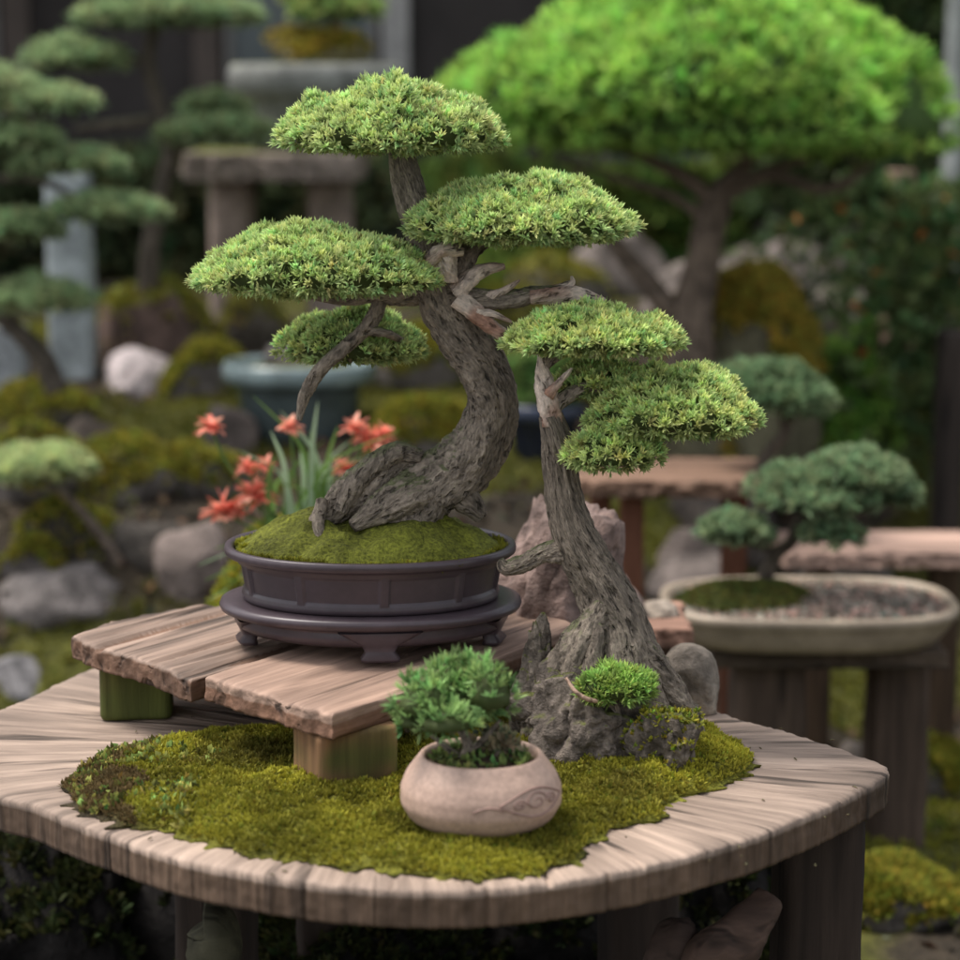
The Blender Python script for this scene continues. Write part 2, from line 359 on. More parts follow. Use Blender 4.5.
def rock(name,c,size,seed,mat,col,label,cat='rock',sub=4,facet=14,mossn=0,rot=0,noise=.16,bottom=-.55,mosscol=(.16,.165,.02),group=None,mossL=.012,crag=0,prof=0):
    rng=np.random.default_rng(seed); bm=bmesh.new(); bmesh.ops.create_icosphere(bm,subdivisions=sub,radius=1)
    V=np.array([v.co[:] for v in bm.verts]); F=np.array([[v.index for v in f.verts] for f in bm.faces]); bm.free()
    for _ in range(facet):
        d=nrm(rng.normal(size=3)); cth=rng.uniform(.62,.86); o=np.maximum(V@d-cth,0); V=V-o[:,None]*d*.9
    V=V*(1+noise*fbm(V,1.6,4,seed)+.05*fbm(V,6,3,seed+1))[:,None]
    if crag:
        U=V*np.array([1,1,.4]); rg=1-np.abs(fbm(U,4.2,3,seed+9))*2.5; V=V*(1-crag*np.clip(rg,0,1)**2+crag*.5*fbm(U,8,3,seed+11))[:,None]
    if prof: V[:,:2]*=(1-prof*sstep(-.5,1,V[:,2]))[:,None]
    V[:,2]=np.maximum(V[:,2],bottom)
    V=V*np.array(size); V[:,2]-=bottom*size[2]
    cr,sr=math.cos(rot),math.sin(rot); V=np.c_[V[:,0]*cr-V[:,1]*sr,V[:,0]*sr+V[:,1]*cr,V[:,2]]
    c=np.array(c,float); V=V+c
    cc=np.array(col)*(1+.25*fbm(V,5/max(size),2,seed+7))[:,None]
    parts=[part(V,F,c=cc)]
    if mossn:
        P,Nn=sample(V,[F],mossn,rng,.25); parts.append(blades(P,Nn,4,mossL,mossL*.45,.6,mosscol,rng,.35,.2)); parts[-1]['m']=1
    return build(name,parts,[mat,MOSSB],origin=c,label=label,category=cat,group=group)
def gz(x,y): return float(H(x,y))
for i,(x,y,sx,sz) in enumerate([(-.30,.62,.24,.29),(.06,.66,.28,.28),(.34,.60,.18,.26),(-.62,.6,.2,.22),(-.12,.4,.2,.2),(.2,.35,.14,.16)]):  # added stones, shade put into their near-black colour to fill the table's underside
    rock('rock',(x,y,gz(x,y)-.02),(sx,.16,sz),50+i,ROCK,(.012,.010,.009),'near-black stone added to deepen the shade under a table',group='stones under the table',crag=.2,mossn=2200,mosscol=(.018,.022,.006),mossL=.02,noise=.3)
def log(name,pts,rad,label,seed,col=(.16,.1,.07),mat=None):
    V,F=tube(pts,rad,10,24,.18,seed=seed,twist=.3,lobes=3,lamp=.12); o=np.array(pts[0])
    g=np.c_[V[:,0]*10,V[:,1]*70,V[:,2]*70]
    return build(name,part(V,F,c=col,g=g),mat or WOODG,origin=o,label=label,category='driftwood')
b0=at(700,985,-.12);b1=at(735,940,-.1);b2=at(770,900,-.07)
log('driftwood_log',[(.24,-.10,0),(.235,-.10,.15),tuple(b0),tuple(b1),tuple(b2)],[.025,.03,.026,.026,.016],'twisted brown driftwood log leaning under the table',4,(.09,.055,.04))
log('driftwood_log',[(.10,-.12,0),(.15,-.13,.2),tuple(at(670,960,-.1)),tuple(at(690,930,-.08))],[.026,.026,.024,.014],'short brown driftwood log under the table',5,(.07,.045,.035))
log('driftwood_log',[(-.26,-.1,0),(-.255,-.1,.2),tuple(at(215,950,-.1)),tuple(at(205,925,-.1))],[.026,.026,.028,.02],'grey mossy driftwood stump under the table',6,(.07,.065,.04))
# ------------------------------------------------------------------ moss mat on table
mo=[(78,800),(72,778),(110,752),(200,738),(330,722),(450,715),(560,712),(680,722),(738,742),(747,765),(718,785),(672,800),(615,830),(560,860),(500,876),(430,873),(330,862),(240,848),(170,828),(110,822)]
poly=[onz(a,b,TZ+.004)[:2] for a,b in mo]
ctr=onz(702,772,TZ)[:2]
def mtop(P,f):
    q=np.c_[P,np.zeros(len(P))]
    e=(1-f**6)
    m=.030*np.exp(-((P[:,0]-ctr[0])**2/.0022+(P[:,1]-ctr[1])**2/.004))
    b=fbm(q,26,2,61)
    return e*(.013+.014*fbm(q,13,3,6)+.008*(1-np.abs(b)*2)+.003*fbm(q,70,2,7)+m)
ms=slab(poly,TZ+.004,.006,n=420,rings=70,topfn=mtop,jit=.022,jf=38,bev=.002,seed=11)
V=ms['V']; lx=onz(150,790,TZ)[0]
def brn(Q): return sstep(lx+.06,lx-.05,Q[:,0]+.09*fbm(Q,14,3,3))
brown=brn(V)
ms['c']=np.array([.18,.175,.022])*(1-brown)[:,None]*(1+.5*fbm(V,16,2,9))[:,None]+np.array([.06,.045,.022])*brown[:,None]
rng=np.random.default_rng(12); P,Nn=sample(V,ms['F'],36000,rng,.2)
P=P[P[:,2]>TZ+.003]; Nn=np.tile([0,0,1.],(len(P),1)); br=brn(P)
pk=fbm(P,16,3,9); c1=np.array([.225,.215,.024])*(1+1.0*pk)[:,None]
dkp=sstep(.05,.45,fbm(P,9,3,77))[:,None]; c1=c1*(1-.5*dkp)+np.array([.05,.035,.012])*.6*dkp
bl=blades(P,Nn,5,.0058,.0019,.8,(1,1,1),rng,.25,.2,1.5)
bc=np.array([.12,.085,.035])*(1+.6*fbm(P,40,2,5))[:,None]
cm=np.repeat(np.repeat(np.where(br[:,None]>.5,bc,c1),5,0),4,0); bl['c']=np.clip(bl['c']*cm,.003,.7); bl['m']=1
P2,N2=sample(V,ms['F'],7000,rng,.2); k=(P2[:,0]<lx+.06)&(P2[:,2]>TZ+.003)&(fbm(P2,25,2,8)>-.05); P2=P2[k]
b2=blades(P2,np.tile([0,0,1.],(len(P2),1)),3,.009,.0055,1.1,(.13,.14,.035),rng,.5,.1); b2['m']=1
build('moss_mat',[ms,bl,b2],[MOSS,MOSSB],origin=(float(V[:,0].mean()),float(V[:,1].mean()),TZ),label='bright yellow green moss mat spread on the slab table',category='moss')
# ------------------------------------------------------------------ bench
ZB=.646; FRd=np.array([.26,.368])
bench=thing('plank_stand',(-.15,.14,TZ),label='low weathered two-plank stand with green stained legs',category='stand')
def jag(a,b,n,amp,seed):
    a=np.array(a);b=np.array(b); t=np.linspace(0,1,n)[:,None]; p=a+(b-a)*t; d=nrm(b-a); pr=np.array([-d[1],d[0]])
    o=fbm(np.c_[t*9,t*0,t*0],1.,3,seed)*np.sin(np.pi*t[:,0])**.3*amp; return [tuple(q) for q in p+o[:,None]*pr]
def ptop(seed,d):
    d=nrm(np.array(d)); pr=np.array([-d[1],d[0]])
    def f(P,fr):
        q=np.c_[P@d*4,P@pr*70,np.full(len(P),seed)]
        return .002*fbm(q,1,3,seed)-.005*sstep(.45,.7,np.abs(vn(q*.45,seed+2)))
    return f
pb=jag((-.143,-.112),(-.283,.034),40,.009,3)+jag((-.283,.034),(-.045,.375),50,.007,5)+jag((-.045,.375),(.05,.345),12,.006,6)+jag((.05,.345),(.118,.256),14,.006,8)+jag((.118,.256),(-.143,-.112),50,.010,9)
sb=slab(pb,ZB,.026,n=600,rings=50,smooth=False,topfn=ptop(3,FRd),jit=.0026,gdir=FRd,seed=2,bev=.0025)
pa=jag((-.300,.045),(-.456,.232),40,.010,13)+jag((-.456,.232),(-.425,.30),12,.006,14)+jag((-.425,.30),(-.331,.385),20,.006,15)+jag((-.331,.385),(-.06,.395),30,.004,16)+jag((-.06,.395),(-.300,.045),50,.006,17)
sa=slab(pa,ZB-.006,.026,n=600,rings=50,smooth=False,topfn=ptop(7,FRd),jit=.0026,gdir=FRd,seed=4,bev=.0025)
for s_,cb in ((sa,(.31,.22,.17)),(sb,(.36,.24,.18))):
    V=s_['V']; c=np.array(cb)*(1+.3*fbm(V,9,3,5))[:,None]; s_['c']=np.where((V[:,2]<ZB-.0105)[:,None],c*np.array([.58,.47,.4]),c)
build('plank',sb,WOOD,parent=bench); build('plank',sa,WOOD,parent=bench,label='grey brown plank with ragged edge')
for i,(x,y,hx,hy,r) in enumerate([(-.135,-.045,.045,.034,.55),(-.385,.235,.040,.036,.1),(.055,.235,.035,.03,.9),(-.24,.33,.04,.03,.2)]):
    p=post(x,y,TZ+.001,ZB-.0335 if i in(1,3) else ZB-.0275,hx,hy,r,9,i+20,(.15,.105,.04),0,.02)
    V=p['V']; k=sstep(-.3,.3,fbm(V,18,2,i))[:,None]; p['c']=np.array([.10,.115,.028])*k+np.array([.26,.14,.07])*(1-k)
    build('leg',p,WOODG,parent=bench)
# ------------------------------------------------------------------ main pot on stand
PC=np.array([-.1195,.19]); z0=ZB
stand=thing('pot_stand',(PC[0],PC[1],z0),label='dark purple brown oval ceramic stand with curved feet',category='stand')
dk=(.058,.042,.049)
pr=[(.80,.018),(.86,.016),(.90,.020),(.92,.026),(.90,.031),(.905,.034),(.98,.036),(1.02,.039),(1.03,.043),(1.02,.047),(.98,.049),(.90,.0495),(.5,.0495)]
def scal(th,k,z):
    return 1-.0*th if z>.033 else 1+.012*np.cos(4*(th))
V,F=revolve(pr,160,.1605,.118,2.1,(PC[0],PC[1],z0),scal,True,True); build('stand_tray',part(V,F,c=dk),POTM,parent=stand)
for i,ang in enumerate([188,276,352,95]):
    a=math.radians(ang); ex,ey=math.cos(a)*.1605,math.sin(a)*.118
    tx,ty=nrm(np.array([-math.sin(a)*.1605,math.cos(a)*.118])); nx_,ny_=ty,-tx
    prof=[(.0,.84,.020,.010),(.004,.855,.021,.011),(.010,.83,.016,.009),(.018,.845,.020,.010),(.026,.87,.034,.010),(.032,.88,.045,.008)]
    V=[]
    for (z,rf,hw,hd) in prof:
        cx,cy=PC[0]+ex*rf,PC[1]+ey*rf
        for q in np.linspace(0,2*np.pi,24,endpoint=False):
            c_,s_=math.cos(q),math.sin(q); c_=np.sign(c_)*abs(c_)**.5; s_=np.sign(s_)*abs(s_)**.5
            V.append([cx+tx*hw*c_+nx_*hd*s_,cy+ty*hw*c_+ny_*hd*s_,z0+.001+z])
    V=np.array(V); j=np.arange(24); V=np.vstack([V,V[:24].mean(0)])
    build('foot',part(V,[grid_faces(6,24),np.stack([np.full(24,len(V)-1),(j+1)%24,j],-1)],c=dk),POTM,parent=stand)
zp=z0+.0505
pot=thing('bonsai_pot',(PC[0],PC[1],zp),label='dark purple brown oval bonsai pot with panelled sides',category='pot')
zz=np.concatenate([[0,.003,.006],np.linspace(.008,.042,20),[.044,.046]])
pr=[]
for z in zz:
    r=.865+.055*(z/.046)**.8
    if z<.007: r+=.012
    if z>.043: r+=.01
    pr.append((r,z))
pr+=[(.985,.048),(1.0,.050),(1.004,.054),(.998,.0575),(.985,.0585),(.955,.0585),(.94,.056),(.93,.048)]
def panel(th,k,z):
    if .0075<z<.0425:
        ph=(th/(2*np.pi)*10+.3)%1; inr=sstep(.05,.065,ph)*sstep(.95,.935,ph); e=1 if .011<z<.039 else 0
        return 1-.022*inr*e
    return 1+0*th
V,F=revolve(pr,640,.1585,.119,2.1,(PC[0],PC[1],zp),panel,True,False); build('pot_body',part(V,F,c=dk),POTM,parent=pot)
V,F=revolve([(.935,.050),(.7,.052),(.3,.053)],64,.1585,.119,2.1,(PC[0],PC[1],zp),None,False,True); build('soil',part(V,F,c=(.04,.028,.018)),SOIL,parent=pot)
th=np.linspace(0,2*np.pi,160,endpoint=False); polyp=np.c_[PC[0]+np.cos(th)*.1455,PC[1]+np.sin(th)*.108]
def mp(P,f):
    q=np.c_[P,np.zeros(len(P))]; return (1-f**2.6)*(.027+.020*fbm(q,14,3,2))+(.005*fbm(q,55,2,3)+.010*(1-2*np.abs(fbm(q,26,2,63))))*(1-f**8)
mm=slab(polyp,zp+.0545,.003,n=240,rings=50,topfn=mp,jit=.010,jf=40,bev=.001); V=mm['V']
pk=fbm(V,18,3,4)[:,None]; mm['c']=np.array([.13,.14,.018])*(1+.6*pk)
P,Nn=sample(V,mm['F'],17000,rng,.0); P=P[P[:,2]>zp+.052]; pk=fbm(P,18,3,4); pd_=sstep(.05,.4,fbm(P,22,3,40))
bl=blades(P,np.tile([0,0,1.],(len(P),1)),5,.0068,.0021,.8,(1,1,1),rng,.28,.2,1.5); bl['c']=np.clip(bl['c']*np.repeat(np.array([.20,.20,.024])*((1+1.1*pk)*(1-.55*pd_))[:,None],20,0),.003,.7); bl['m']=1
build('moss_mound',[mm,bl],[MOSS,MOSSB],origin=(PC[0],PC[1],zp+.05),label='green moss mound filling the dark oval pot',category='moss')
# ------------------------------------------------------------------ trees
def tree(name,label,cat,Y,limbs,pads,col=(.27,.335,.14),bark=(.25,.205,.16),L=.0092,W=.0024,n=13,dens=1.0,ring=16,seg=8,seed=1,padpart='foliage',amp=.14,group=None,tip=1.6,spread=.66,ryf=.8,twigs=6,core=(.05,.065,.022),var=.22,fine=0.,jin=(.66,.54,.45)):
    k=pxs(Y); rng=np.random.default_rng(seed); tr=[]; base=None
    for i,(kind,pts) in enumerate(limbs):
        P=[];R=[]
        for p in pts:
            dy=p[3] if len(p)>3 else 0
            P.append(at(p[0],p[1],Y+dy)); R.append(p[2]*k)
        big=max(R)>.012
        V,F=tube(P,R,seg if big else max(5,seg//2+2),ring if big else max(10,ring//2),amp*(1.5 if kind=='j' else 1),seed=seed*31+i,twist=.25,lobes=3 if big else 2,lamp=.07 if kind=='b' else .16,fine=fine)
        if base is None: base=np.array(P[0])
        bc=np.array(bark)*(1+.3*fbm(V,20,2,i))[:,None]
        if kind=='j':
            kk=sstep(-.45,.1,fbm(V,30,2,i))[:,None]; bc=np.array(jin)*kk+np.array([.36,.20,.14])*(1-kk)
        tr.append((kind,part(V,F,c=bc,g=TG['g'])))
    o=thing(name,base,label=label,category=cat,group=group)
    fol=[]
    for i,pd in enumerate(pads):
        px,py,rx,hu=pd[:4]; dy=pd[4] if len(pd)>4 else 0; hd=pd[5] if len(pd)>5 else hu*.18; tl=pd[6] if len(pd)>6 else 0
        kk=pxs(Y+dy); c=at(px,py,Y+dy); RX=rx*kk; RY=RX*ryf
        nt=int(dens*RX*RY*3.14*1.5/((L*.5)**2))
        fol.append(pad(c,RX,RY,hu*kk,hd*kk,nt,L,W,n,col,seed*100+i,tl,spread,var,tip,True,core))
        for q in range(twigs):
            a=rng.random()*6.28; rr=.35+.5*rng.random(); e=c+np.array([math.cos(a)*RX*rr,math.sin(a)*RY*rr,hu*kk*.25*rng.random()])
            s0=c+np.array([0,0,-hd*kk*.6]); m_=(s0+e)/2+np.array([0,0,-hd*kk*.5])+rng.normal(size=3)*RX*.05
            tr.append(('b',tpart([s0,m_,e],[RX*.035,RX*.028,RX*.012],4,7,.2,seed=q,c=bark)))
    build('trunk',[p for kd,p in tr if kd=='b'],BARK,parent=o)
    jj=[p for kd,p in tr if kd=='j']
    if jj: build('dead_branch',jj,JIN,parent=o)
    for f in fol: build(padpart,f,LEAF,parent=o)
    return o
main_limbs=[
 ('b',[(398,535,40),(405,512,42),(430,490,33),(462,468,31),(484,435,28),(491,400,26),(479,365,25),(459,335,24),(444,305,24),(437,275,22),(428,247,17),(416,215,15),(408,180,15),(402,150,12),(400,118,6)]),
 ('b',[(425,470,14),(398,462,17),(368,482,21,-.015),(340,505,17,-.02),(318,522,11,-.02),(308,540,5,-.02)]),
 ('b',[(440,485,22),(405,497,20,-.03),(375,512,14,-.04),(352,526,7,-.05)]),
 ('b',[(420,458,9,-.01),(398,452,11,-.015),(372,466,11,-.03),(352,488,10,-.04),(340,512,7,-.045)]),
 ('b',[(450,480,20),(468,500,15,-.01),(482,518,7,-.01)]),
 ('b',[(322,500,7,-.03),(318,525,6,-.045),(325,548,4,-.055)]),
 ('b',[(432,285,17),(405,292,13),(375,293,10),(340,297,9),(300,288,7),(250,275,3)]),
 ('b',[(382,296,7),(371,322,8),(348,345,7.5),(322,368,7),(305,395,6.5),(299,420,3)]),
 ('b',[(366,330,5),(385,333,5),(402,340,3,.04)]),
 ('b',[(350,343,5),(340,352,4,.04),(325,350,3,.06)]),
 ('b',[(404,150,9),(380,140,6),(350,132,3)]),('b',[(404,150,9),(430,140,6),(462,132,3)]),
 ('b',[(440,292,17),(460,265,15),(474,245,12),(500,232,8),(555,230,5,-.02),(602,226,2,-.03)]),
 ('j',[(448,280,12,-.025),(446,258,11,-.03),(440,247,6,-.03)]),
 ('j',[(428,262,6,-.03),(446,250,9,-.035),(464,252,4,-.035)]),
 ('j',[(455,292,11,-.02),(480,272,9,-.025),(505,266,3,-.025)]),
 ('b',[(446,295,13,-.01),(500,300,10,-.02),(540,294,8,-.02),(562,290,6,-.02)]),
 ('j',[(530,297,8,-.025),(575,294,7,-.025),(605,300,2,-.02)]),
 ('j',[(545,294,5,-.02),(570,284,3.5,-.02),(572,276,1,-.02)]),
 ('j',[(560,296,4,-.02),(585,302,3,-.025),(602,296,1,-.02)]),
 ('j',[(458,298,10,-.025),(478,316,9,-.03),(500,333,8,-.035),(522,345,6,-.035),(541,352,4,-.04)]),
 ('j',[(480,300,6,-.02),(505,290,4,-.03),(520,280,1,-.03)]),
 ('j',[(470,312,6,-.03),(492,314,4,-.035),(512,322,1,-.035)]),
]
main_pads=[(397,140,106,52,-.0,10),(318,278,118,47,-.02,12),(352,350,72,36,.07,10),(525,228,113,45,-.03,12)]
tree('bonsai_tree','old twisted juniper bonsai with cloud pads in dark oval pot','bonsai',.19,main_limbs,main_pads,ring=72,seg=22,seed=2,dens=1.0,fine=.10)
sec_limbs=[
 ('b',[(616,790,72),(614,750,76),(614,705,66),(614,662,50),(613,622,35),(601,587,28),(582,550,25),(569,515,21),(563,480,18),(559,448,17),(551,415,12)]),
 ('j',[(552,425,10,-.004),(547,398,10,-.004),(543,375,8),(541,350,4)]),
 ('b',[(606,605,16,-.02),(580,650,22,-.03),(552,700,22,-.03),(526,760,16,-.03)]),
 ('b',[(620,625,16,-.02),(655,670,20,-.02),(682,725,22,-.02),(700,770,12,-.02)]),
 ('b',[(600,625,9,-.035),(590,670,10,-.055),(580,720,10,-.07),(575,772,6,-.08)]),
 ('b',[(570,552,15),(545,553,10),(525,562,9),(506,567,9),(500,560,4)]),
 ('b',[(552,408,9),(575,392,7),(600,388,6),(640,410,5),(700,430,3)]),
 ('b',[(560,448,9),(582,452,6),(610,458,5),(640,460,2)]),
 ('b',[(544,365,6),(565,352,5),(600,346,4),(650,342,2)]),
 ('j',[(548,395,5,-.01),(566,375,3,-.02),(572,368,1,-.02)]),
]
sec_pads=[(592,342,84,31,.0,8),(674,420,82,46,-.01,12),(614,457,50,30,-.03,10),(605,385,50,22,.03,8),(690,393,48,24,.03,8)]
tree('bonsai_tree','slender juniper bonsai rooted over rock on the slab table','bonsai',.10,sec_limbs,sec_pads,ring=84,seg=20,seed=5,dens=1.0,col=(.28,.34,.135),fine=.12,amp=.18)
p=onz(600,770,TZ+.01); rock('rock',(p[0]-.008,p[1]+.058,TZ),(.124,.078,.088),61,CRAG,(.17,.14,.115),'large craggy grey brown rock merging with bonsai roots',noise=.42,facet=26,sub=6,crag=.22,prof=.22)
p=onz(545,752,TZ+.01); rock('rock',(p[0]-.004,p[1]+.045,TZ),(.052,.055,.088),67,CRAG,(.15,.125,.10),'upright craggy rock wedged beside the bonsai roots',noise=.4,facet=22,sub=5,crag=.22,prof=.3)
p=onz(662,778,TZ+.01); rock('rock',(p[0]+.006,p[1]+.035,TZ),(.046,.045,.05),66,CRAG,(.15,.125,.10),'mossy brown rock knob at the trunk foot',noise=.4,facet=22,sub=5,crag=.2,mossn=500,mossL=.006)
p=onz(690,708,TZ+.01); rock('rock',(p[0]+.005,p[1]+.03,TZ),(.040,.04,.05),63,ROCK,(.25,.21,.17),'smooth pale grey stone on the slab table',noise=.14,facet=7)
p=at(560,690,.36); rock('rock',(p[0]+.005,.37,TZ),(.108,.08,.172),64,ROCK,(.21,.15,.13),'tall pinkish brown rock standing behind the bonsai',noise=.3,facet=16,sub=5,crag=.12)
# ------------------------------------------------------------------ small pot
c=onz(481,828,TZ+.015); SP=np.array([c[0],c[1]+.012]); k=.0755
zs=TZ+.013; spot=thing('clay_pot',(SP[0],SP[1],zs),label='small squat pale pink clay pot with carved scroll',category='pot')
def sprof(z):
    return float(np.interp(z,[0,.06,.18,.38,.58,.76,.9,1.0],[.62,.72,.90,1.0,.995,.93,.83,.76]))
HS=.070
pr=[(sprof(t),t*HS) for t in np.linspace(0,1,20)]+[(.73,HS+.0015),(.70,HS),(.685,HS-.004),(.68,HS-.012)]
V,F=revolve(pr,120,k,k*.93,2.1,(SP[0],SP[1],zs),None,True,False); cc=np.array([.47,.325,.255])*(1+.22*fbm(V,30,3,5)-.25*sstep(.02,.0,V[:,2]-zs))[:,None]; build('pot_body',part(V,F,c=cc),CLAY,parent=spot)
V,F=revolve([(.69,HS-.008),(.4,HS-.004),(.2,HS-.002)],60,k,k*.93,2.1,(SP[0],SP[1],zs),None,False,True); build('soil',part(V,F,c=(.06,.035,.022)),SOIL,parent=spot)
def onpot(ang,t):
    r=sprof(t)*1.004; a=math.radians(ang); cx,cy=math.cos(a),math.sin(a)
    return [SP[0]+np.sign(cx)*abs(cx)**(2/2.1)*r*k,SP[1]+np.sign(cy)*abs(cy)**(2/2.1)*r*k*.93,zs+t*HS]
curves=[]
curves.append([(-78+62*t,.58+.17*math.sin(math.pi*t)) for t in np.linspace(0,1,26)])
curves.append([(-78+62*t,.58-.19*math.sin(math.pi*t)) for t in np.linspace(0,1,26)])
for cx_,cy_,r0,sg in [(-48,.59,11,1),(-32,.57,7,-1),(-63,.57,6,1)]:
    curves.append([(cx_+sg*r0*(1-t*.8)*math.cos(t*9),cy_+.011*r0*(1-t*.8)*math.sin(t*9)) for t in np.linspace(0,1,34)])
curves.append([(-95+20*t,.50+.07*math.sin(3*t)) for t in np.linspace(0,1,12)])
ps=[]
for q,cu in enumerate(curves):
    P=[onpot(a,t) for a,t in cu]; V,F=tube(P,[.0010]*len(P),2,6,0,seed=q); ps.append(part(V,F,c=(.30,.19,.155)))
build('carved_motif',ps,CLAY,parent=spot)
Ys=SP[1]
tree('potted_juniper','small bright green juniper growing in a pale clay pot','plant',Ys,
 [('b',[(462,790,7),(462,765,6),(468,745,5),(455,722,3)]),('b',[(466,752,4),(485,738,3),(500,720,2)]),('b',[(462,760,4),(440,742,3),(420,725,1.5)]),('b',[(470,780,3),(492,760,2.5),(502,745,1)])],
 [(458,708,42,44,.01,12),(424,708,30,30,-.02,10),(488,702,28,34,-.01,10),(446,726,28,18,-.04,8),(442,690,24,26,.0,8),(472,690,22,26,.01,8),(412,724,18,16,-.02,6)],col=(.145,.235,.085),L=.0125,W=.0024,seed=8,dens=.6,twigs=6,ring=20,ryf=.8,spread=.5)
rr=np.random.default_rng(4); m=110; a=rr.random(m)*6.28; q=np.sqrt(rr.random(m))*.62
P=np.c_[SP[0]+np.cos(a)*q*k,SP[1]+np.sin(a)*q*k*.9,np.full(m,zs+HS-.005)]
bl=blades(P,np.tile([0,0,1.],(m,1)),5,.009,.004,.9,(.09,.12,.035),rr,.4,.2)
build('ground_cover_plant',bl,LEAF,origin=(SP[0],SP[1],zs+HS-.004),label='small leafy weeds on the soil of the clay pot',category='plant')
rr=np.random.default_rng(14); m=70
P=np.c_[at(500,757,Ys)[0]+rr.normal(size=m)*.009,Ys+.01+rr.normal(size=m)*.01,zs+HS+.002+rr.random(m)*.014]
build('succulent_plant',blades(P,np.tile([0,0,1.],(m,1)),5,.010,.006,.9,(.10,.10,.06),rr,.4,.2),LEAF,origin=(float(P[0,0]),Ys,zs+HS-.004),label='small grey red rosette plant in the clay pot',category='plant')
tree('juniper_seedling','tiny bright green juniper sprout at the rock foot','plant',.0,
 [('b',[(628,780,4),(624,745,3.5),(618,715,3),(617,698,2)]),('b',[(618,715,2.5),(610,705,2),(595,700,1.5)])],
 [(617,692,37,24,0,7),(600,690,22,16,-.01,5),(636,688,20,16,.0,5)],col=(.18,.27,.07),L=.010,W=.0024,seed=9,twigs=3)
V,F=tube([at(566,678,-.02),at(576,692,-.03),at(590,700,-.03),at(606,702,-.02)],[.0015,.0022,.0025,.0015],6,8,.1); build('twig',part(V,F,c=(.45,.3,.22),g=TG['g']),JIN,origin=at(606,702,-.02),label='bare pale twig against the root rock',category='twig')
rr=np.random.default_rng(44); ps=[]
for i in range(60):
    px,py=rr.uniform(120,860),rr.uniform(700,880); p=onz(px,py,TZ); a=rr.random()*6.28; l=rr.uniform(.0015,.004)
    V,F=tube([p+np.array([-math.cos(a)*l,-math.sin(a)*l,.001]),p+np.array([0,0,.0018]),p+np.array([math.cos(a)*l,math.sin(a)*l,.001])],[.0004,.0008,.0004],2,5,.1); ps.append(part(V,F,c=(.1,.06,.03)))
build('fallen_needles',ps,BARK,origin=(0,0,TZ),kind='stuff',label='scattered brown needles and crumbs on table',category='debris')
# ------------------------------------------------------------------ flowers behind the pot
rock('rock',(-.30,1.02,gz(-.30,1.0)-.05),(.24,.18,.42),70,ROCKM,(.15,.125,.11),'large mossy grey brown boulder behind the table',mossn=3000)
YF=.95; fl=thing('flowering_plant',tuple(at(300,545,YF)),label='coral red flowers with long strap leaves on boulder',category='plant')
def ribbon(P,w,col,side):
    P=np.array(P,float); t=np.linspace(0,len(P)-1,18); i=np.minimum(t.astype(int),len(P)-2); C=np.stack([np.interp(t,np.arange(len(P)),P[:,q]) for q in range(3)],-1)
    for _ in range(3): C[1:-1]=(C[:-2]+C[1:-1]*2+C[2:])/4
    u_=t/t[-1]; ww=w*np.sin(np.pi*np.clip(u_*.93+.07,0,1))**.6; S=np.array(side)
    V=np.vstack([C-S*ww[:,None],C+np.array([0,0,-.0015]),C+S*ww[:,None]]); n_=len(C); j=np.arange(n_-1)
    F=np.vstack([np.stack([j,j+1,j+1+n_,j+n_],-1),np.stack([j+n_,j+1+n_,j+1+2*n_,j+2*n_],-1)])
    return part(V,F,c=col)
rr=np.random.default_rng(5); ps=[]
tips=[(252,395),(270,430),(318,400),(338,425),(300,440),(410,440),(428,455),(395,470),(385,450),(240,450),(290,470),(330,460),(360,455),(205,580),(198,565),(215,548),(230,560),(370,480),(350,440),(412,470),(265,480),(400,430),(222,590),(280,410),(345,455),(310,430),(275,455),(325,440),(245,540),(208,600)]
for (a,b) in tips:
    s0=at(300+rr.uniform(-35,35),545,YF+rr.uniform(-.05,.05)); e=at(a,b,YF+rr.uniform(-.08,.08)); m_=(s0*.45+e*.55)+np.array([-(e-s0)[0]*.3,0,.03])
    g=rr.uniform(.8,1.3); ps.append(ribbon([s0,(s0+m_)/2,m_,e],.0042,np.array([.10,.17,.045])*g if rr.random()<.6 else (.24,.32,.2),(.9,.43,0)))
build('leaves',ps,LEAF,parent=fl)
ps=[];fpos=[(210,428,1.),(290,428,.9),(355,430,1.),(378,442,1.15),(345,470,.9),(253,494,1.3),(223,513,1.35),(246,470,.85),(266,468,.8),(235,512,.9),(366,440,.9),(262,500,1.),(384,436,.9)]
for i,(a,b,s_) in enumerate(fpos):
    e=at(a,b,YF-.02); s0=at(300+rr.uniform(-20,20),545,YF); m_=(s0+e)/2+np.array([(e-s0)[0]*.2,0,.01]); V,F=tube([s0,m_,e],[.0022,.002,.0015],6,6,0); ps.append(part(V,F,c=(.1,.17,.05)))
build('stems',ps,LEAF,parent=fl)
for i,(a,b,s_) in enumerate(fpos):
    e=at(a,b,YF-.02); pp=[]
    for lay in range(3):
        for q in range(10):
            an=q/10*6.28+lay*.35; el=-.15+.5*lay+rr.normal()*.2; d=np.array([math.cos(an)*math.cos(el),math.sin(an)*math.cos(el)-.3,math.sin(el)]); d=nrm(d)
            l=.024*s_*rr.uniform(.65,1.2); sd=nrm(np.cross(d,[0.1,.2,1])); up=np.cross(sd,d)
            col=np.array([.95,.33,.24])*rr.uniform(.88,1.05); col[1:]*=rr.uniform(.8,1.6)
            pp.append(ribbon([e,e+d*l*.5+up*.003,e+d*l-up*.002],.0048*s_,np.clip(col,0,.95),sd))
    build('flower',pp,PETAL,parent=fl)
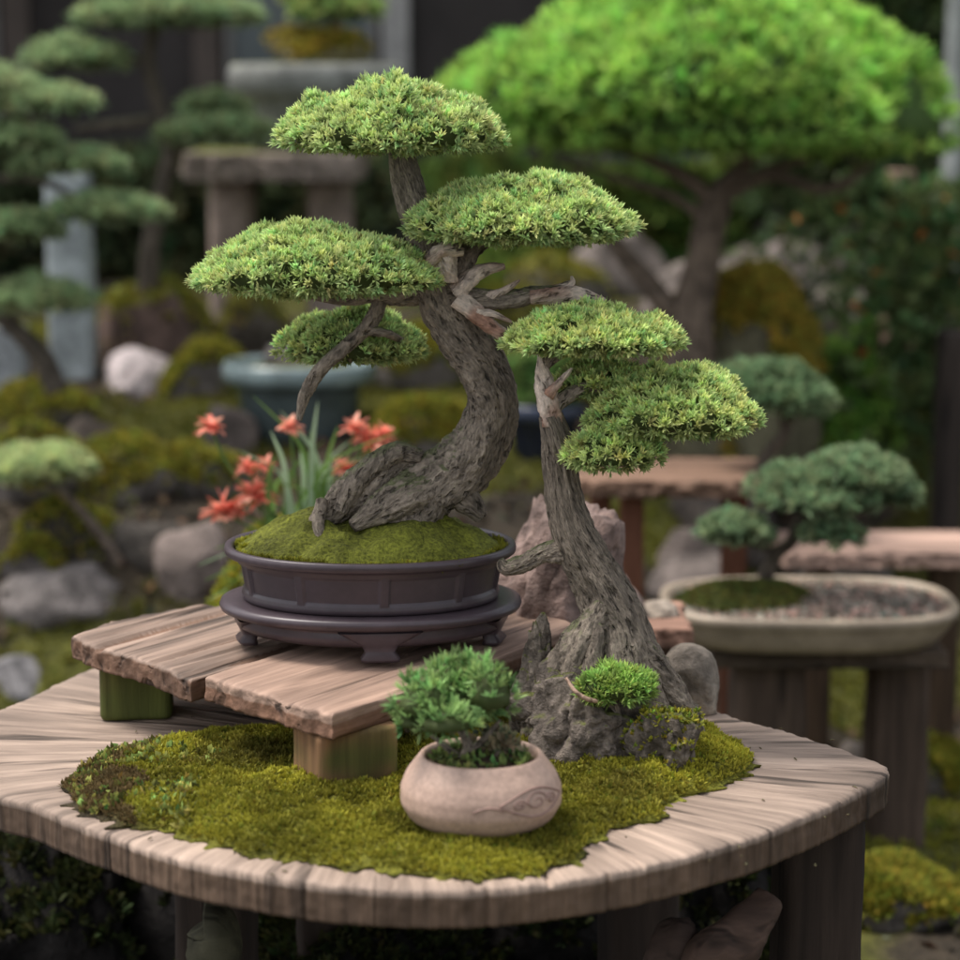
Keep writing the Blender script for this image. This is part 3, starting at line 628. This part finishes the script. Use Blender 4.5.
# ------------------------------------------------------------------ right hand tray bonsai
YT=1.40; kt=pxs(YT); tc=at(808,598,YT); tz=tc[2]
tray=thing('bonsai_tray',(tc[0],YT,tz-.062),label='shallow cream rounded rectangular bonsai tray with gravel',category='pot')
pr=[(.82,-.06),(.86,-.058),(.90,-.045),(.95,-.03),(.975,-.018),(1.0,-.014),(1.01,-.006),(1.0,.0),(.975,.002),(.94,0),(.93,-.008),(.92,-.012)]
V,F=revolve(pr,140,149*kt,.165,3.0,(tc[0],YT,tz),None,True,False); cc=np.array([.34,.275,.205])*(1+.55*fbm(V,12,3,4))[:,None]; build('tray_body',part(V,F,c=cc),CLAY,parent=tray)
V,F=revolve([(.93,-.010),(.5,.000),(.2,.006)],80,149*kt,.165,3.0,(tc[0],YT,tz),None,False,True)
rr=np.random.default_rng(8); P,Nn=sample(V,F,6000,rr); bl=blades(P,np.tile([0,0,1.],(6000,1)),2,.006,.008,1.2,(.38,.31,.26),rr,.45,0,1.2,.9)
build('gravel',[part(V,F,c=(.3,.25,.21)),bl],[SOIL],parent=tray)
mc=at(750,592,YT-.01)
polyt=np.c_[mc[0]+np.cos(th)*72*kt*(1+.08*np.sin(3*th)),mc[1]+np.sin(th)*.085]
mm=slab(polyt,tz-.004,.006,n=160,rings=24,topfn=lambda P,f:(1-f**2.2)*(.036+.01*fbm(np.c_[P,P[:,0]*0],14,2,3)),jit=.006,bev=.001); mm['c']=np.array([.06,.06,.016])*(1+.6*fbm(mm['V'],20,2,3))[:,None]
P,Nn=sample(mm['V'],mm['F'],4000,rr); bl=blades(P,np.tile([0,0,1.],(4000,1)),4,.007,.003,.8,(.068,.075,.018),rr,.4,.2); bl['m']=1
build('moss_mound',[mm,bl],[MOSS,MOSSB],origin=(mc[0],mc[1],tz-.006),label='dark green moss hummock in the cream tray',category='moss')
st=thing('wooden_stand',(tc[0],YT,gz(tc[0],YT)),label='rough dark wooden stand with thick stump legs',category='stand')
zt=tz-.0625
for i,(px,yy,hw) in enumerate([(775,YT-.02,40),(911,YT+.02,31),(760,YT+.13,25),(900,YT+.14,25)]):
    x=(px-480)*pxs(yy)*1.0; build('leg',post(x,yy,gz(x,yy)-.02,zt-.031,hw*kt,hw*kt*.8,.1,4,i+40,(.085,.058,.042),.08,.08),WOODG,parent=st)
x0,x1=at(705,640,YT)[0],at(935,640,YT)[0]
build('stand_top',slab([(x0,YT-.10),(x1,YT-.10),(x1,YT+.18),(x0,YT+.18)],zt-.001,.03,n=200,rings=10,smooth=False,jit=.004,col=(.09,.065,.045)),WOODG,parent=st)
DK=(.125,.175,.095)
tree('bonsai_tree','spreading blue green juniper bonsai in cream tray','bonsai',YT,
 [('b',[(765,578,9),(775,555,7),(792,540,6),(800,520,5),(825,505,4),(870,500,2)]),('b',[(778,552,5),(755,545,4),(735,538,3)]),('b',[(797,530,4),(815,535,3),(832,540,2)]),('b',[(812,512,4),(850,515,3),(890,500,2)])],
 [(733,535,36,22,-.02),(798,490,46,22,0),(850,480,60,26,-.02),(892,498,30,20,0),(832,538,30,14,-.05),(820,502,58,16,-.04)],col=DK,L=.016,W=.005,n=10,seed=12,dens=.8,twigs=4,bark=(.10,.08,.06),core=(.03,.045,.02))
def simple_bench(name,label,px0,px1,py,Yc,dep,thick,legs,col,legcol,seed,rag=.004):
    a=at(px0,py,Yc-dep); b=at(px1,py,Yc-dep); z=a[2]; o=thing(name,((a[0]+b[0])/2,Yc,gz((a[0]+b[0])/2,Yc)),label=label,category='bench')
    s=slab([(a[0],Yc-dep),(b[0],Yc-dep),(b[0]*1.0,Yc+dep),(a[0],Yc+dep)],z,thick,n=260,rings=14,smooth=False,jit=rag*2,gdir=(1,0),seed=seed,col=col)
    build('bench_top',s,WOOD,parent=o)
    for i,(px,dy,hw) in enumerate(legs):
        p=at(px,py,Yc+dy); build('leg',post(p[0],Yc+dy,gz(p[0],Yc+dy)-.02,z-thick-.001,hw,hw*.8,0,5,seed+i,legcol,0,.03),WOODG,parent=o)
    return o
simple_bench('plank_bench','pale pinkish wooden plank bench with dark legs',785,985,552,1.80,.10,.03,[(820,0,.025),(945,0,.028)],(.42,.28,.22),(.08,.05,.03),81)
simple_bench('plank_bench','brown live edge plank bench on reddish legs',578,775,480,1.85,.12,.032,[(632,-.05,.022),(735,.02,.024),(600,.08,.02)],(.2,.12,.08),(.17,.07,.04),85,.008)
simple_bench('plank_bench','low pinkish wooden bench behind the slab table',548,692,628,.78,.08,.028,[(565,0,.02),(670,0,.02)],(.30,.17,.12),(.1,.06,.04),88)
p=at(549,600,.62); build('wooden_post',post(p[0],.62,gz(p[0],.62)-.02,at(549,570,.62)[2],.0145,.014,0,6,4,(.2,.085,.05)),WOODG,origin=(p[0],.62,gz(p[0],.62)),label='reddish square wooden post behind the bonsai',category='post')
p=at(600,628,.78); rock('rock',(p[0],.78,p[2]),(.06,.045,.06),91,ROCK,(.20,.155,.135),'pinkish stone resting on the low bench',noise=.3)
p=at(655,628,.78); rock('rock',(p[0],.78,p[2]),(.035,.03,.025),92,ROCK,(.3,.25,.2),'small pale stone resting on the low bench')
tree('bonsai_tree','dark green flat topped bonsai on plank bench','bonsai',1.85,
 [('b',[(762,477,9),(768,455,7),(785,430,6),(778,405,5),(765,395,3)]),('b',[(783,432,4),(800,410,3),(812,402,2)])],
 [(768,402,62,34,0),(735,395,34,24,.02),(808,408,26,20,.0)],col=(.105,.155,.08),L=.02,W=.006,n=9,seed=15,twigs=3,bark=(.10,.08,.06),core=(.03,.045,.02))
# ------------------------------------------------------------------ big garden tree
YB=2.85
p0=at(720,372,YB+.15); g0=gz(p0[0],p0[1]); top=at(720,262,YB+.15)[2]
rock('rock',(p0[0]+.03,YB+.2,g0-.05),(92*pxs(3),.28,(top-g0+.05)/1.45),101,ROCKM,(.11,.10,.06),'big rounded boulder thickly covered in olive moss',mossn=7000,mosscol=(.21,.175,.03),noise=.1,facet=6,mossL=.02)
tree('pine_tree','large bright green umbrella shaped pine with thick trunk','tree',YB,
 [('b',[(688,385,30),(692,340,24),(694,305,20),(705,255,17),(712,215,16),(722,190,13),(745,165,8)]),
  ('b',[(700,345,13,.02),(670,310,12,.0),(640,275,10),(610,235,8),(595,200,6),(575,170,4)]),
  ('b',[(716,205,10),(690,180,8),(650,160,6),(600,140,4)]),
  ('b',[(722,195,9),(770,175,7),(815,188,6),(850,180,5),(885,150,3)]),
  ('b',[(730,185,8),(760,150,6),(810,140,4)]),('b',[(712,225,8),(680,200,5),(640,185,4),(560,160,2)]),('b',[(745,180,6),(800,160,5),(860,150,3)])],
 [(700,130,225,128,0,14),(560,108,100,66,-.1,12),(862,138,92,96,-.05,12),(690,98,170,100,-.15,12),(520,90,70,42,.05,12),(780,95,150,95,.1,12)],
 col=(.20,.33,.075),L=.034,W=.008,n=11,seed=21,dens=.95,twigs=9,ring=24,bark=(.16,.12,.09),tip=1.6,ryf=.7,core=(.06,.10,.03),spread=.7)
# ------------------------------------------------------------------ left garden trees
GL=(.175,.23,.12)
tree('pine_tree','tall layered cloud pruned pine with grey green pads','tree',3.5,
 [('b',[(150,340,14),(148,290,11),(152,240,10),(162,190,9),(170,150,8),(158,100,8),(148,60,7),(155,25,5)]),('b',[(165,160,5),(195,140,4),(225,135,2)]),('b',[(150,62,4),(110,58,3),(80,58,2)]),('b',[(152,120,5),(110,125,5),(75,130,3)])],
 [(168,18,92,20,0),(75,62,52,18,0),(215,136,56,16,0),(213,112,34,16,.05),(150,-10,60,16,.0)],col=GL,L=.026,W=.007,n=9,seed=31,dens=.8,twigs=4,bark=(.11,.09,.07),ryf=.8)
tree('pine_tree','layered cloud pruned pine leaning over mossy rocks','tree',2.9,
 [('b',[(58,392,12),(40,355,11),(10,325,9),(-15,290,9),(-20,200,8),(-15,110,6)]),('b',[(-18,240,5),(20,238,4),(50,236,2)]),('b',[(-18,180,5),(40,180,4),(100,215,2)]),('b',[(-10,310,5),(20,305,3),(45,300,2)]),('b',[(-18,130,5),(30,110,4),(60,105,2)])],
 [(38,106,58,16,0),(18,143,40,16,-.03),(72,168,54,16,.0),(108,214,56,17,.0),(20,233,45,16,0),(38,302,55,19,0),(-10,90,50,18,0)],col=GL,L=.023,W=.0065,n=9,seed=33,dens=.8,twigs=4,bark=(.11,.09,.07))
p=onground(118,560)
tree('bonsai_tree','small pale green bonsai reaching over mossy bank','bonsai',float(p[1]),
 [('b',[(122,572,7),(108,545,6),(85,515,5),(60,490,4),(35,478,3)])],[(35,468,54,20,0),(10,474,40,15,-.05)],col=(.24,.28,.14),L=.02,W=.006,n=9,seed=35,twigs=3,bark=(.17,.13,.10))
# ------------------------------------------------------------------ bank rocks
def grock(px,py,w,h,seed,mat,col,label,mossn=0,**k):
    p=onground(px,py); s=pxs(p[1]); return rock('rock',(p[0],p[1]+w*s*.3,p[2]-.03),(w*s*.5*1.1,w*s*.4,(h*s+.03)/1.4),seed,mat,col,label,mossn=mossn,**k)
G=(.13,.112,.10)
for i,(px,py,w,h,m,c,l,mn) in enumerate([
 (62,628,125,62,ROCK,(.16,.14,.13),'rounded dark grey stone at the foot of bank',0),
 (188,600,80,78,ROCK,(.19,.15,.13),'grey brown upright stone beside the boulder',0),
 (25,500,110,70,ROCKM,G,'mossy stone set in the bank',700),(115,505,130,60,ROCKM,G,'mossy stone set in the bank',900),
 (205,500,90,50,ROCKM,G,'mossy stone set in the bank',600),(70,560,110,52,ROCKM,(.06,.05,.04),'mossy stone set in the bank',500),
 (140,397,80,46,ROCK,(.5,.43,.42),'pale whitish stone on the mossy bank',0),
 (155,372,125,88,ROCKM,(.12,.08,.065),'dark brown boulder with mossy top under pine',500),
 (30,440,110,50,ROCKM,G,'mossy stone set in the bank',700),(200,400,90,48,ROCKM,G,'mossy stone set in the bank',1500),
 (245,350,70,50,ROCKM,(.12,.1,.08),'mossy stone set in the bank',300),(420,470,130,60,ROCKM,G,'mossy stone set in the bank',1500),
 (410,390,110,60,ROCKM,G,'mossy stone set in the bank',1200),(500,340,90,50,ROCKM,G,'mossy stone set in the bank',600),
 (560,330,110,70,ROCKM,G,'mossy stone set in the bank',600),(620,430,90,55,ROCKM,G,'mossy stone set in the bank',500),
 (850,345,120,60,ROCK,(.15,.125,.11),'brown stone block behind the pine',0),(790,310,90,60,ROCK,(.15,.125,.11),'brown stone block behind the pine',0),
 (930,800,90,60,ROCKM,G,'low stone under moss beside the stand',1500),(865,790,60,48,ROCK,(.24,.2,.17),'grey stone beside the wooden stand',0),
 (900,930,150,50,ROCKM,G,'low stone under moss beside the table',2500),(700,640,150,80,ROCK,(.11,.09,.08),'brown stone behind the slab table',0),
 (20,700,90,30,ROCK,(.2,.19,.19),'low grey stone by the gravel',0),(30,590,70,40,ROCKM,G,'mossy stone set in the bank',400),
 (720,560,120,70,ROCK,(.08,.065,.055),'dark brown stone behind the tray stand',0),(690,600,90,60,ROCK,(.1,.08,.07),'dark brown stone behind the tray stand',0),
 (150,570,90,50,ROCK,(.07,.06,.05),'dark stone set in the bank',0),(95,460,70,40,ROCK,(.09,.07,.055),'dark stone set in the bank',0),(230,455,60,50,ROCK,(.1,.08,.07),'dark stone set in the bank',0),(850,640,120,80,ROCK,(.07,.06,.05),'dark stone behind the tray stand',0)]):
    grock(px,py,w,h,200+i,m,c,l,mn,mosscol=(.145,.14,.02),mossL=.016)
# ------------------------------------------------------------------ glazed pots
def gpot(px,py,w,h,col,label,seed,oval=1.0):
    p=onground(px,py); s=pxs(p[1]); r=w*s*.5; hh=h*s; c=(p[0],p[1]+r*.4,p[2]-.01)
    o=thing('glazed_pot',c,label=label,category='pot')
    pr=[(.70,0),(.73,.02*hh/.1),(.76,.3*hh),(.80,.6*hh),(.86,.74*hh),(.98,.78*hh),(1.0,.84*hh),(1.0,.95*hh),(.97,hh),(.9,hh),(.88,.9*hh),(.87,.85*hh)]
    V,F=revolve(pr,72,r,r*.8,2.2,c,None,True,False)
    cc=np.where((V[:,2]>c[2]+.76*hh)[:,None],np.array(col)*1.0,np.array(col)*.33); build('pot_body',part(V,F,c=cc),GLAZE,parent=o)
    V,F=revolve([(.88,.88*hh),(.5,.96*hh),(.2,1.0*hh)],48,r,r*.8,2.2,c,None,False,True); build('soil',part(V,F,c=(.10,.10,.03)),SOIL,parent=o)
    return c,r,hh
c,r,hh=gpot(298,445,158,84,(.21,.27,.27),'blue grey glazed round pot on mossy bank',1)
rock('rock',(c[0]-.04,c[1],c[2]+hh*.96),(.06,.05,.03),301,ROCK,(.1,.09,.085),'flat dark stone lying in the glazed pot')
c,r,hh=gpot(545,462,85,62,(.04,.05,.08),'dark blue glazed pot behind bonsai trunk',2)
rr=np.random.default_rng(3); m=900; P=np.c_[c[0]+rr.normal(size=m)*r*.35,c[1]+rr.normal(size=m)*r*.3,c[2]+hh+rr.random(m)*.1]
build('potted_shrub',blades(P,np.tile([0,0,1.],(m,1)),6,.025,.009,.9,(.08,.14,.04),rr,.4,.2),LEAF,origin=(c[0],c[1],c[2]+hh),label='small green shrub in the dark blue pot',category='plant')
# ------------------------------------------------------------------ shrubs
def dome(name,px,py,w,h,col,label,seed,L=.03,W=.01,dens=1,cat='shrub',n=8):
    p=onground(px,py); s=pxs(p[1]); r=w*s*.5; c=np.array([p[0],p[1]+r*.5,p[2]+.0])
    o=thing(name,tuple(c),label=label,category=cat)
    nt=int(dens*r*r*3*3/((L*.5)**2)*1.0); hh=h*s
    build('foliage',pad(c+np.array([0,0,.1*hh]),r,r*.8,hh*.9,.25*hh,nt,L,W,n,col,seed,corecol=(.02,.035,.01)),LEAF,parent=o)
    ps=[]
    for q in range(5):
        a=q*1.25; ps.append(tpart([c+np.array([0,0,-.03]),c+np.array([math.cos(a)*r*.2,math.sin(a)*r*.2,hh*.15]),c+np.array([math.cos(a)*r*.5,math.sin(a)*r*.4,hh*.35])],[.012,.01,.006],4,8,.1,c=(.06,.045,.03)))
    build('stem',ps,BARK,parent=o)
dome('round_shrub',850,478,112,128,(.15,.26,.055),'bright green rounded conifer shrub',41)
dome('round_shrub',360,215,70,50,(.14,.23,.06),'light green low shrub behind the stones',42)
dome('round_shrub',470,300,150,70,(.12,.17,.04),'soft green shrub on the bank',43)
dome('round_shrub',930,300,120,150,(.06,.09,.03),'dark green shrub near the fence',44,L=.045,W=.018)
dome('round_shrub',5,985,120,110,(.04,.06,.022),'dark leafy plant beside the slab table',45,L=.03,W=.014)
dome('round_shrub',640,215,120,80,(.06,.09,.035),'dark green shrub behind the pine',46,L=.04,W=.014)
dome('round_shrub',560,250,110,70,(.06,.09,.03),'dark green shrub in front of the building',47,L=.04,W=.014)
rr=np.random.default_rng(9); p=onground(945,520)
m=1500; P=np.c_[p[0]+rr.normal(size=m)*.16,p[1]+.3+rr.normal(size=m)*.15,p[2]+rr.random(m)**.7*.75]
b1_=blades(P,np.tile([0,0,1.],(m,1)),5,.04,.016,1.1,(.055,.085,.03),rr,.45,.1)
k_=rr.random(m)<.06; b2_=blades(P[k_],np.tile([0,-1.,.3],(k_.sum(),1)),5,.02,.014,1.,(.4,.13,.04),rr,.3,0)
build('flowering_shrub',[b1_,b2_],LEAF,origin=tuple(p),label='dark leafy shrub dotted with orange blossoms',category='shrub')
# ------------------------------------------------------------------ stone pedestal with basin
p=onground(280,330); s=pxs(p[1]); Yp=p[1]; zt_=at(278,150,Yp)[2]; xc=at(278,200,Yp)[0]
o=thing('stone_table',(xc,Yp,p[2]),label='weathered grey brown stone table with two thick legs',category='stone table')
def boxm(x0,x1,y0,y1,z0,z1,seed,jit=.006,col=(.2,.17,.15)): return slab([(x0,y0),(x1,y0),(x1,y1),(x0,y1)],z1,z1-z0,n=160,rings=8,smooth=False,jit=jit,seed=seed,col=col,bev=.01)
build('stone_slab',boxm(xc-84*s,xc+84*s,Yp-.2,Yp+.2,zt_-.075,zt_,3,.015,(.30,.245,.21)),STONE,parent=o)
for i,px in enumerate((232,330)):
    x=at(px,200,Yp)[0]; build('leg',post(x,Yp,p[2]-.05,zt_-.076,.06,.07,0,4,i+60,(.27,.21,.175),0,.06),STONE,parent=o)
xb=at(318,100,Yp)[0]; o=thing('stone_basin',(xb,Yp,zt_+.001),label='round grey stone basin with mossy top',category='basin')
hb=(150-66)*s; V,F=revolve([(.72,0),(.75,.15*hb),(.78,.55*hb),(.9,.62*hb),(1,.7*hb),(1.0,.9*hb),(.96,hb),(.3,hb*1.02)],72,88*s,70*s,2.3,(xb,Yp,zt_+.001),None,True,True)
build('basin_body',part(V,F,c=(.23,.235,.22)),STONE,parent=o)
rock('rock',(xb,Yp,zt_+hb*.98),(.16,.12,.065),310,ROCKM,(.2,.17,.1),'moss capped stone on the basin',mossn=900,mosscol=(.22,.18,.03),mossL=.018)
tree('bonsai_tree','small light green bonsai on a mossy basin','bonsai',Yp,[('b',[(335,50,8),(338,30,6),(332,10,4)])],[(335,12,45,22,0),(320,-4,36,20,0)],col=(.19,.26,.09),L=.03,W=.009,n=8,seed=51,twigs=3)
# ------------------------------------------------------------------ posts, stele
def stele(px,py,w,h,col,label,name='stone_post',mat=STONE,cat='post',depth=.05):
    p=onground(px,py); s=pxs(p[1]); z1=at(px,py-h,p[1])[2]
    build(name,post(p[0],p[1],p[2]-.05,z1,w*s*.5,depth,0,6,px,col,0,.02),mat,origin=(p[0],p[1],p[2]),label=label,category=cat)
stele(74,372,44,200,(.36,.40,.41),'pale blue grey upright stone slab')
stele(8,385,40,60,(.32,.34,.36),'short pale grey upright stone')
stele(946,330,16,360,(.36,.38,.37),'slim pale grey upright pole',name='garden_pole')
stele(893,400,26,230,(.2,.14,.10),'rough brown wooden post near shrubs',name='wooden_post',mat=WOODG)
stele(944,560,26,230,(.04,.03,.024),'dark wooden post near shrubs',name='wooden_post',mat=WOODG)
for i,(px,py,w,h) in enumerate([(700,345,130,75),(790,290,150,45),(620,300,110,60),(840,290,120,70),(900,345,90,40)]):
    grock(px,py,w,h,400+i,ROCK,(.15,.125,.11),'blocky brown garden stone',group='garden stones before the building')
# ------------------------------------------------------------------ building
YW=6.6; o=thing('building',(0,YW,.5),label='dark timber house front with grey window panes',category='building')
def bx(x0,x1,y0,y1,z0,z1):
    V=np.array([[x,y,z] for z in(z0,z1) for y in(y0,y1) for x in(x0,x1)]); F=np.array([[0,2,3,1],[4,5,7,6],[0,1,5,4],[2,6,7,3],[0,4,6,2],[1,3,7,5]]); return V,F
def bpart(*a,col): V,F=bx(*a); return part(V,F,c=col,s=False)
build('wall',[bpart(-7,7,YW,YW+.3,.2,3.6,col=(.045,.038,.036)),bpart(-7,7,YW-.09,YW-.002,.2,.75,col=(.12,.10,.09))],PAINT,parent=o)
x=-6.8; i=0
while x<6.6:
    build('post',bpart(x-.05,x+.05,YW-.08,YW-.002,.76,3.2,col=(.09,.07,.06) if i%3 else (.34,.33,.32)),PAINT,parent=o)
    if i%2==0 or i%5==1:
        w=build('window',bpart(x+.10,x+.62,YW-.03,YW-.002,.95,2.9,col=(.05,.05,.05)),GLASS,parent=o)
        fr=build('frame',[bpart(x+.07,x+.0995,YW-.06,YW-.002,.92,2.93,col=(.2,.19,.18)),bpart(x+.6205,x+.65,YW-.06,YW-.002,.92,2.93,col=(.2,.19,.18)),bpart(x+.10,x+.62,YW-.06,YW-.031,1.28,1.31,col=(.2,.19,.18))],PAINT,parent=w)
    x+=.72; i+=1
build('roof',[bpart(-7.5,7.5,YW-.4,YW+2.5,3.65,3.8,col=(.04,.04,.045))],PAINT,parent=o)
rr=np.random.default_rng(19)
def hedge(x0,x1,y0,y1,h,col,label,n,name='hedge',L=.07):
    P=np.c_[rr.uniform(x0,x1,n),rr.uniform(y0,y1,n),np.zeros(n)]; P[:,2]=H(P[:,0],P[:,1])+h*(rr.random(n)**.7)*(1+.35*fbm(P,1.8,2,4))
    build(name,blades(P,np.tile([0,-.3,1.],(n,1)),6,L,L*.4,1.1,col,rr,.45,0),LEAF,origin=((x0+x1)/2,(y0+y1)/2,.5),kind='stuff',label=label,category='hedge')
hedge(.9,3.8,5.3,6.0,1.0,(.05,.075,.03),'dark green hedge in front of the house',7000)
hedge(-3.5,-.3,5.7,6.1,.42,(.05,.065,.03),'low dark hedge in front of the house',4000)
hedge(-.2,.9,5.6,6.0,.35,(.06,.09,.02),'low green hedge in front of the house',2500)
def gtree(x,y,label,seed,col):
    o=thing('garden_tree',(x,y,gz(x,y)),label=label,category='tree'); z=gz(x,y); r=np.random.default_rng(seed); ps=[]
    ps.append(tpart([(x,y,z-.05),(x+.03,y,z+.7),(x-.03,y,z+1.5),(x+.05,y,z+2.2)],[.09,.07,.06,.03],10,20,.15,seed=seed,c=(.1,.08,.065)))
    cl=[]
    for q in range(16):
        a=r.random()*6.28; R_=r.uniform(.3,1.0); e=np.array([x+math.cos(a)*R_,y+math.sin(a)*R_*.7,z+r.uniform(1.2,2.8)]); b0=np.array([x,y,z+r.uniform(.9,1.8)])
        ps.append(tpart([b0,(b0+e)/2+np.array([0,0,.08]),e],[.03,.02,.008],5,8,.1,c=(.1,.08,.065))); cl.append(e)
    build('trunk',ps,BARK,parent=o); cl=np.array(cl); P=np.repeat(cl,140,0)+r.normal(size=(len(cl)*140,3))*np.array([.22,.2,.14])
    build('crown',blades(P,nrm(r.normal(size=P.shape)+np.array([0,0,.5])),3,.07,.035,.8,col,r,.4),LEAF,parent=o)
gtree(1.75,5.2,'leafy garden tree with dark green crown',1,(.07,.12,.035)); gtree(2.6,4.2,'leafy garden tree with bright green crown',2,(.10,.16,.04)); gtree(-2.7,5.2,'leafy garden tree with dark crown',3,(.05,.08,.03))
# ------------------------------------------------------------------ light + camera
w=bpy.data.worlds.new('World'); scene.world=w; w.use_nodes=True; nt=w.node_tree; bg=nt.nodes['Background']
sky=nt.nodes.new('ShaderNodeTexSky'); sky.sky_type='NISHITA'; sky.sun_disc=False
sd=nrm(np.array([-.40,.05,.90])); el=math.asin(sd[2]); az=math.atan2(sd[0],sd[1])
sky.sun_elevation=el; sky.sun_rotation=az; sky.air_density=1; sky.dust_density=3
hs=nt.nodes.new('ShaderNodeHueSaturation'); hs.inputs['Saturation'].default_value=.3; hs.inputs['Value'].default_value=1.6; nt.links.new(sky.outputs[0],hs.inputs['Color']); nt.links.new(hs.outputs[0],bg.inputs[0]); bg.inputs[1].default_value=.15
sl=bpy.data.lights.new('Sun','SUN'); sl.energy=3.0; sl.angle=math.radians(22); sl.color=(1,.94,.87); so=bpy.data.objects.new('sun',sl); scene.collection.objects.link(so)
so.rotation_euler=Vector(tuple(sd)).to_track_quat('Z','Y').to_euler()
cd=bpy.data.cameras.new('Camera'); cd.lens=85; cd.sensor_width=36; cd.clip_start=.05; cd.clip_end=300; cd.dof.use_dof=True; cd.dof.focus_distance=2.36; cd.dof.aperture_fstop=3.4
co=bpy.data.objects.new('camera',cd); scene.collection.objects.link(co); co.location=CAM; co.rotation_euler=(math.radians(80),0,0); scene.camera=co
scene.view_settings.view_transform='Standard'; scene.view_settings.look='None'; scene.view_settings.exposure=0
print('tris',sum(len(m.polygons) for m in bpy.data.meshes))
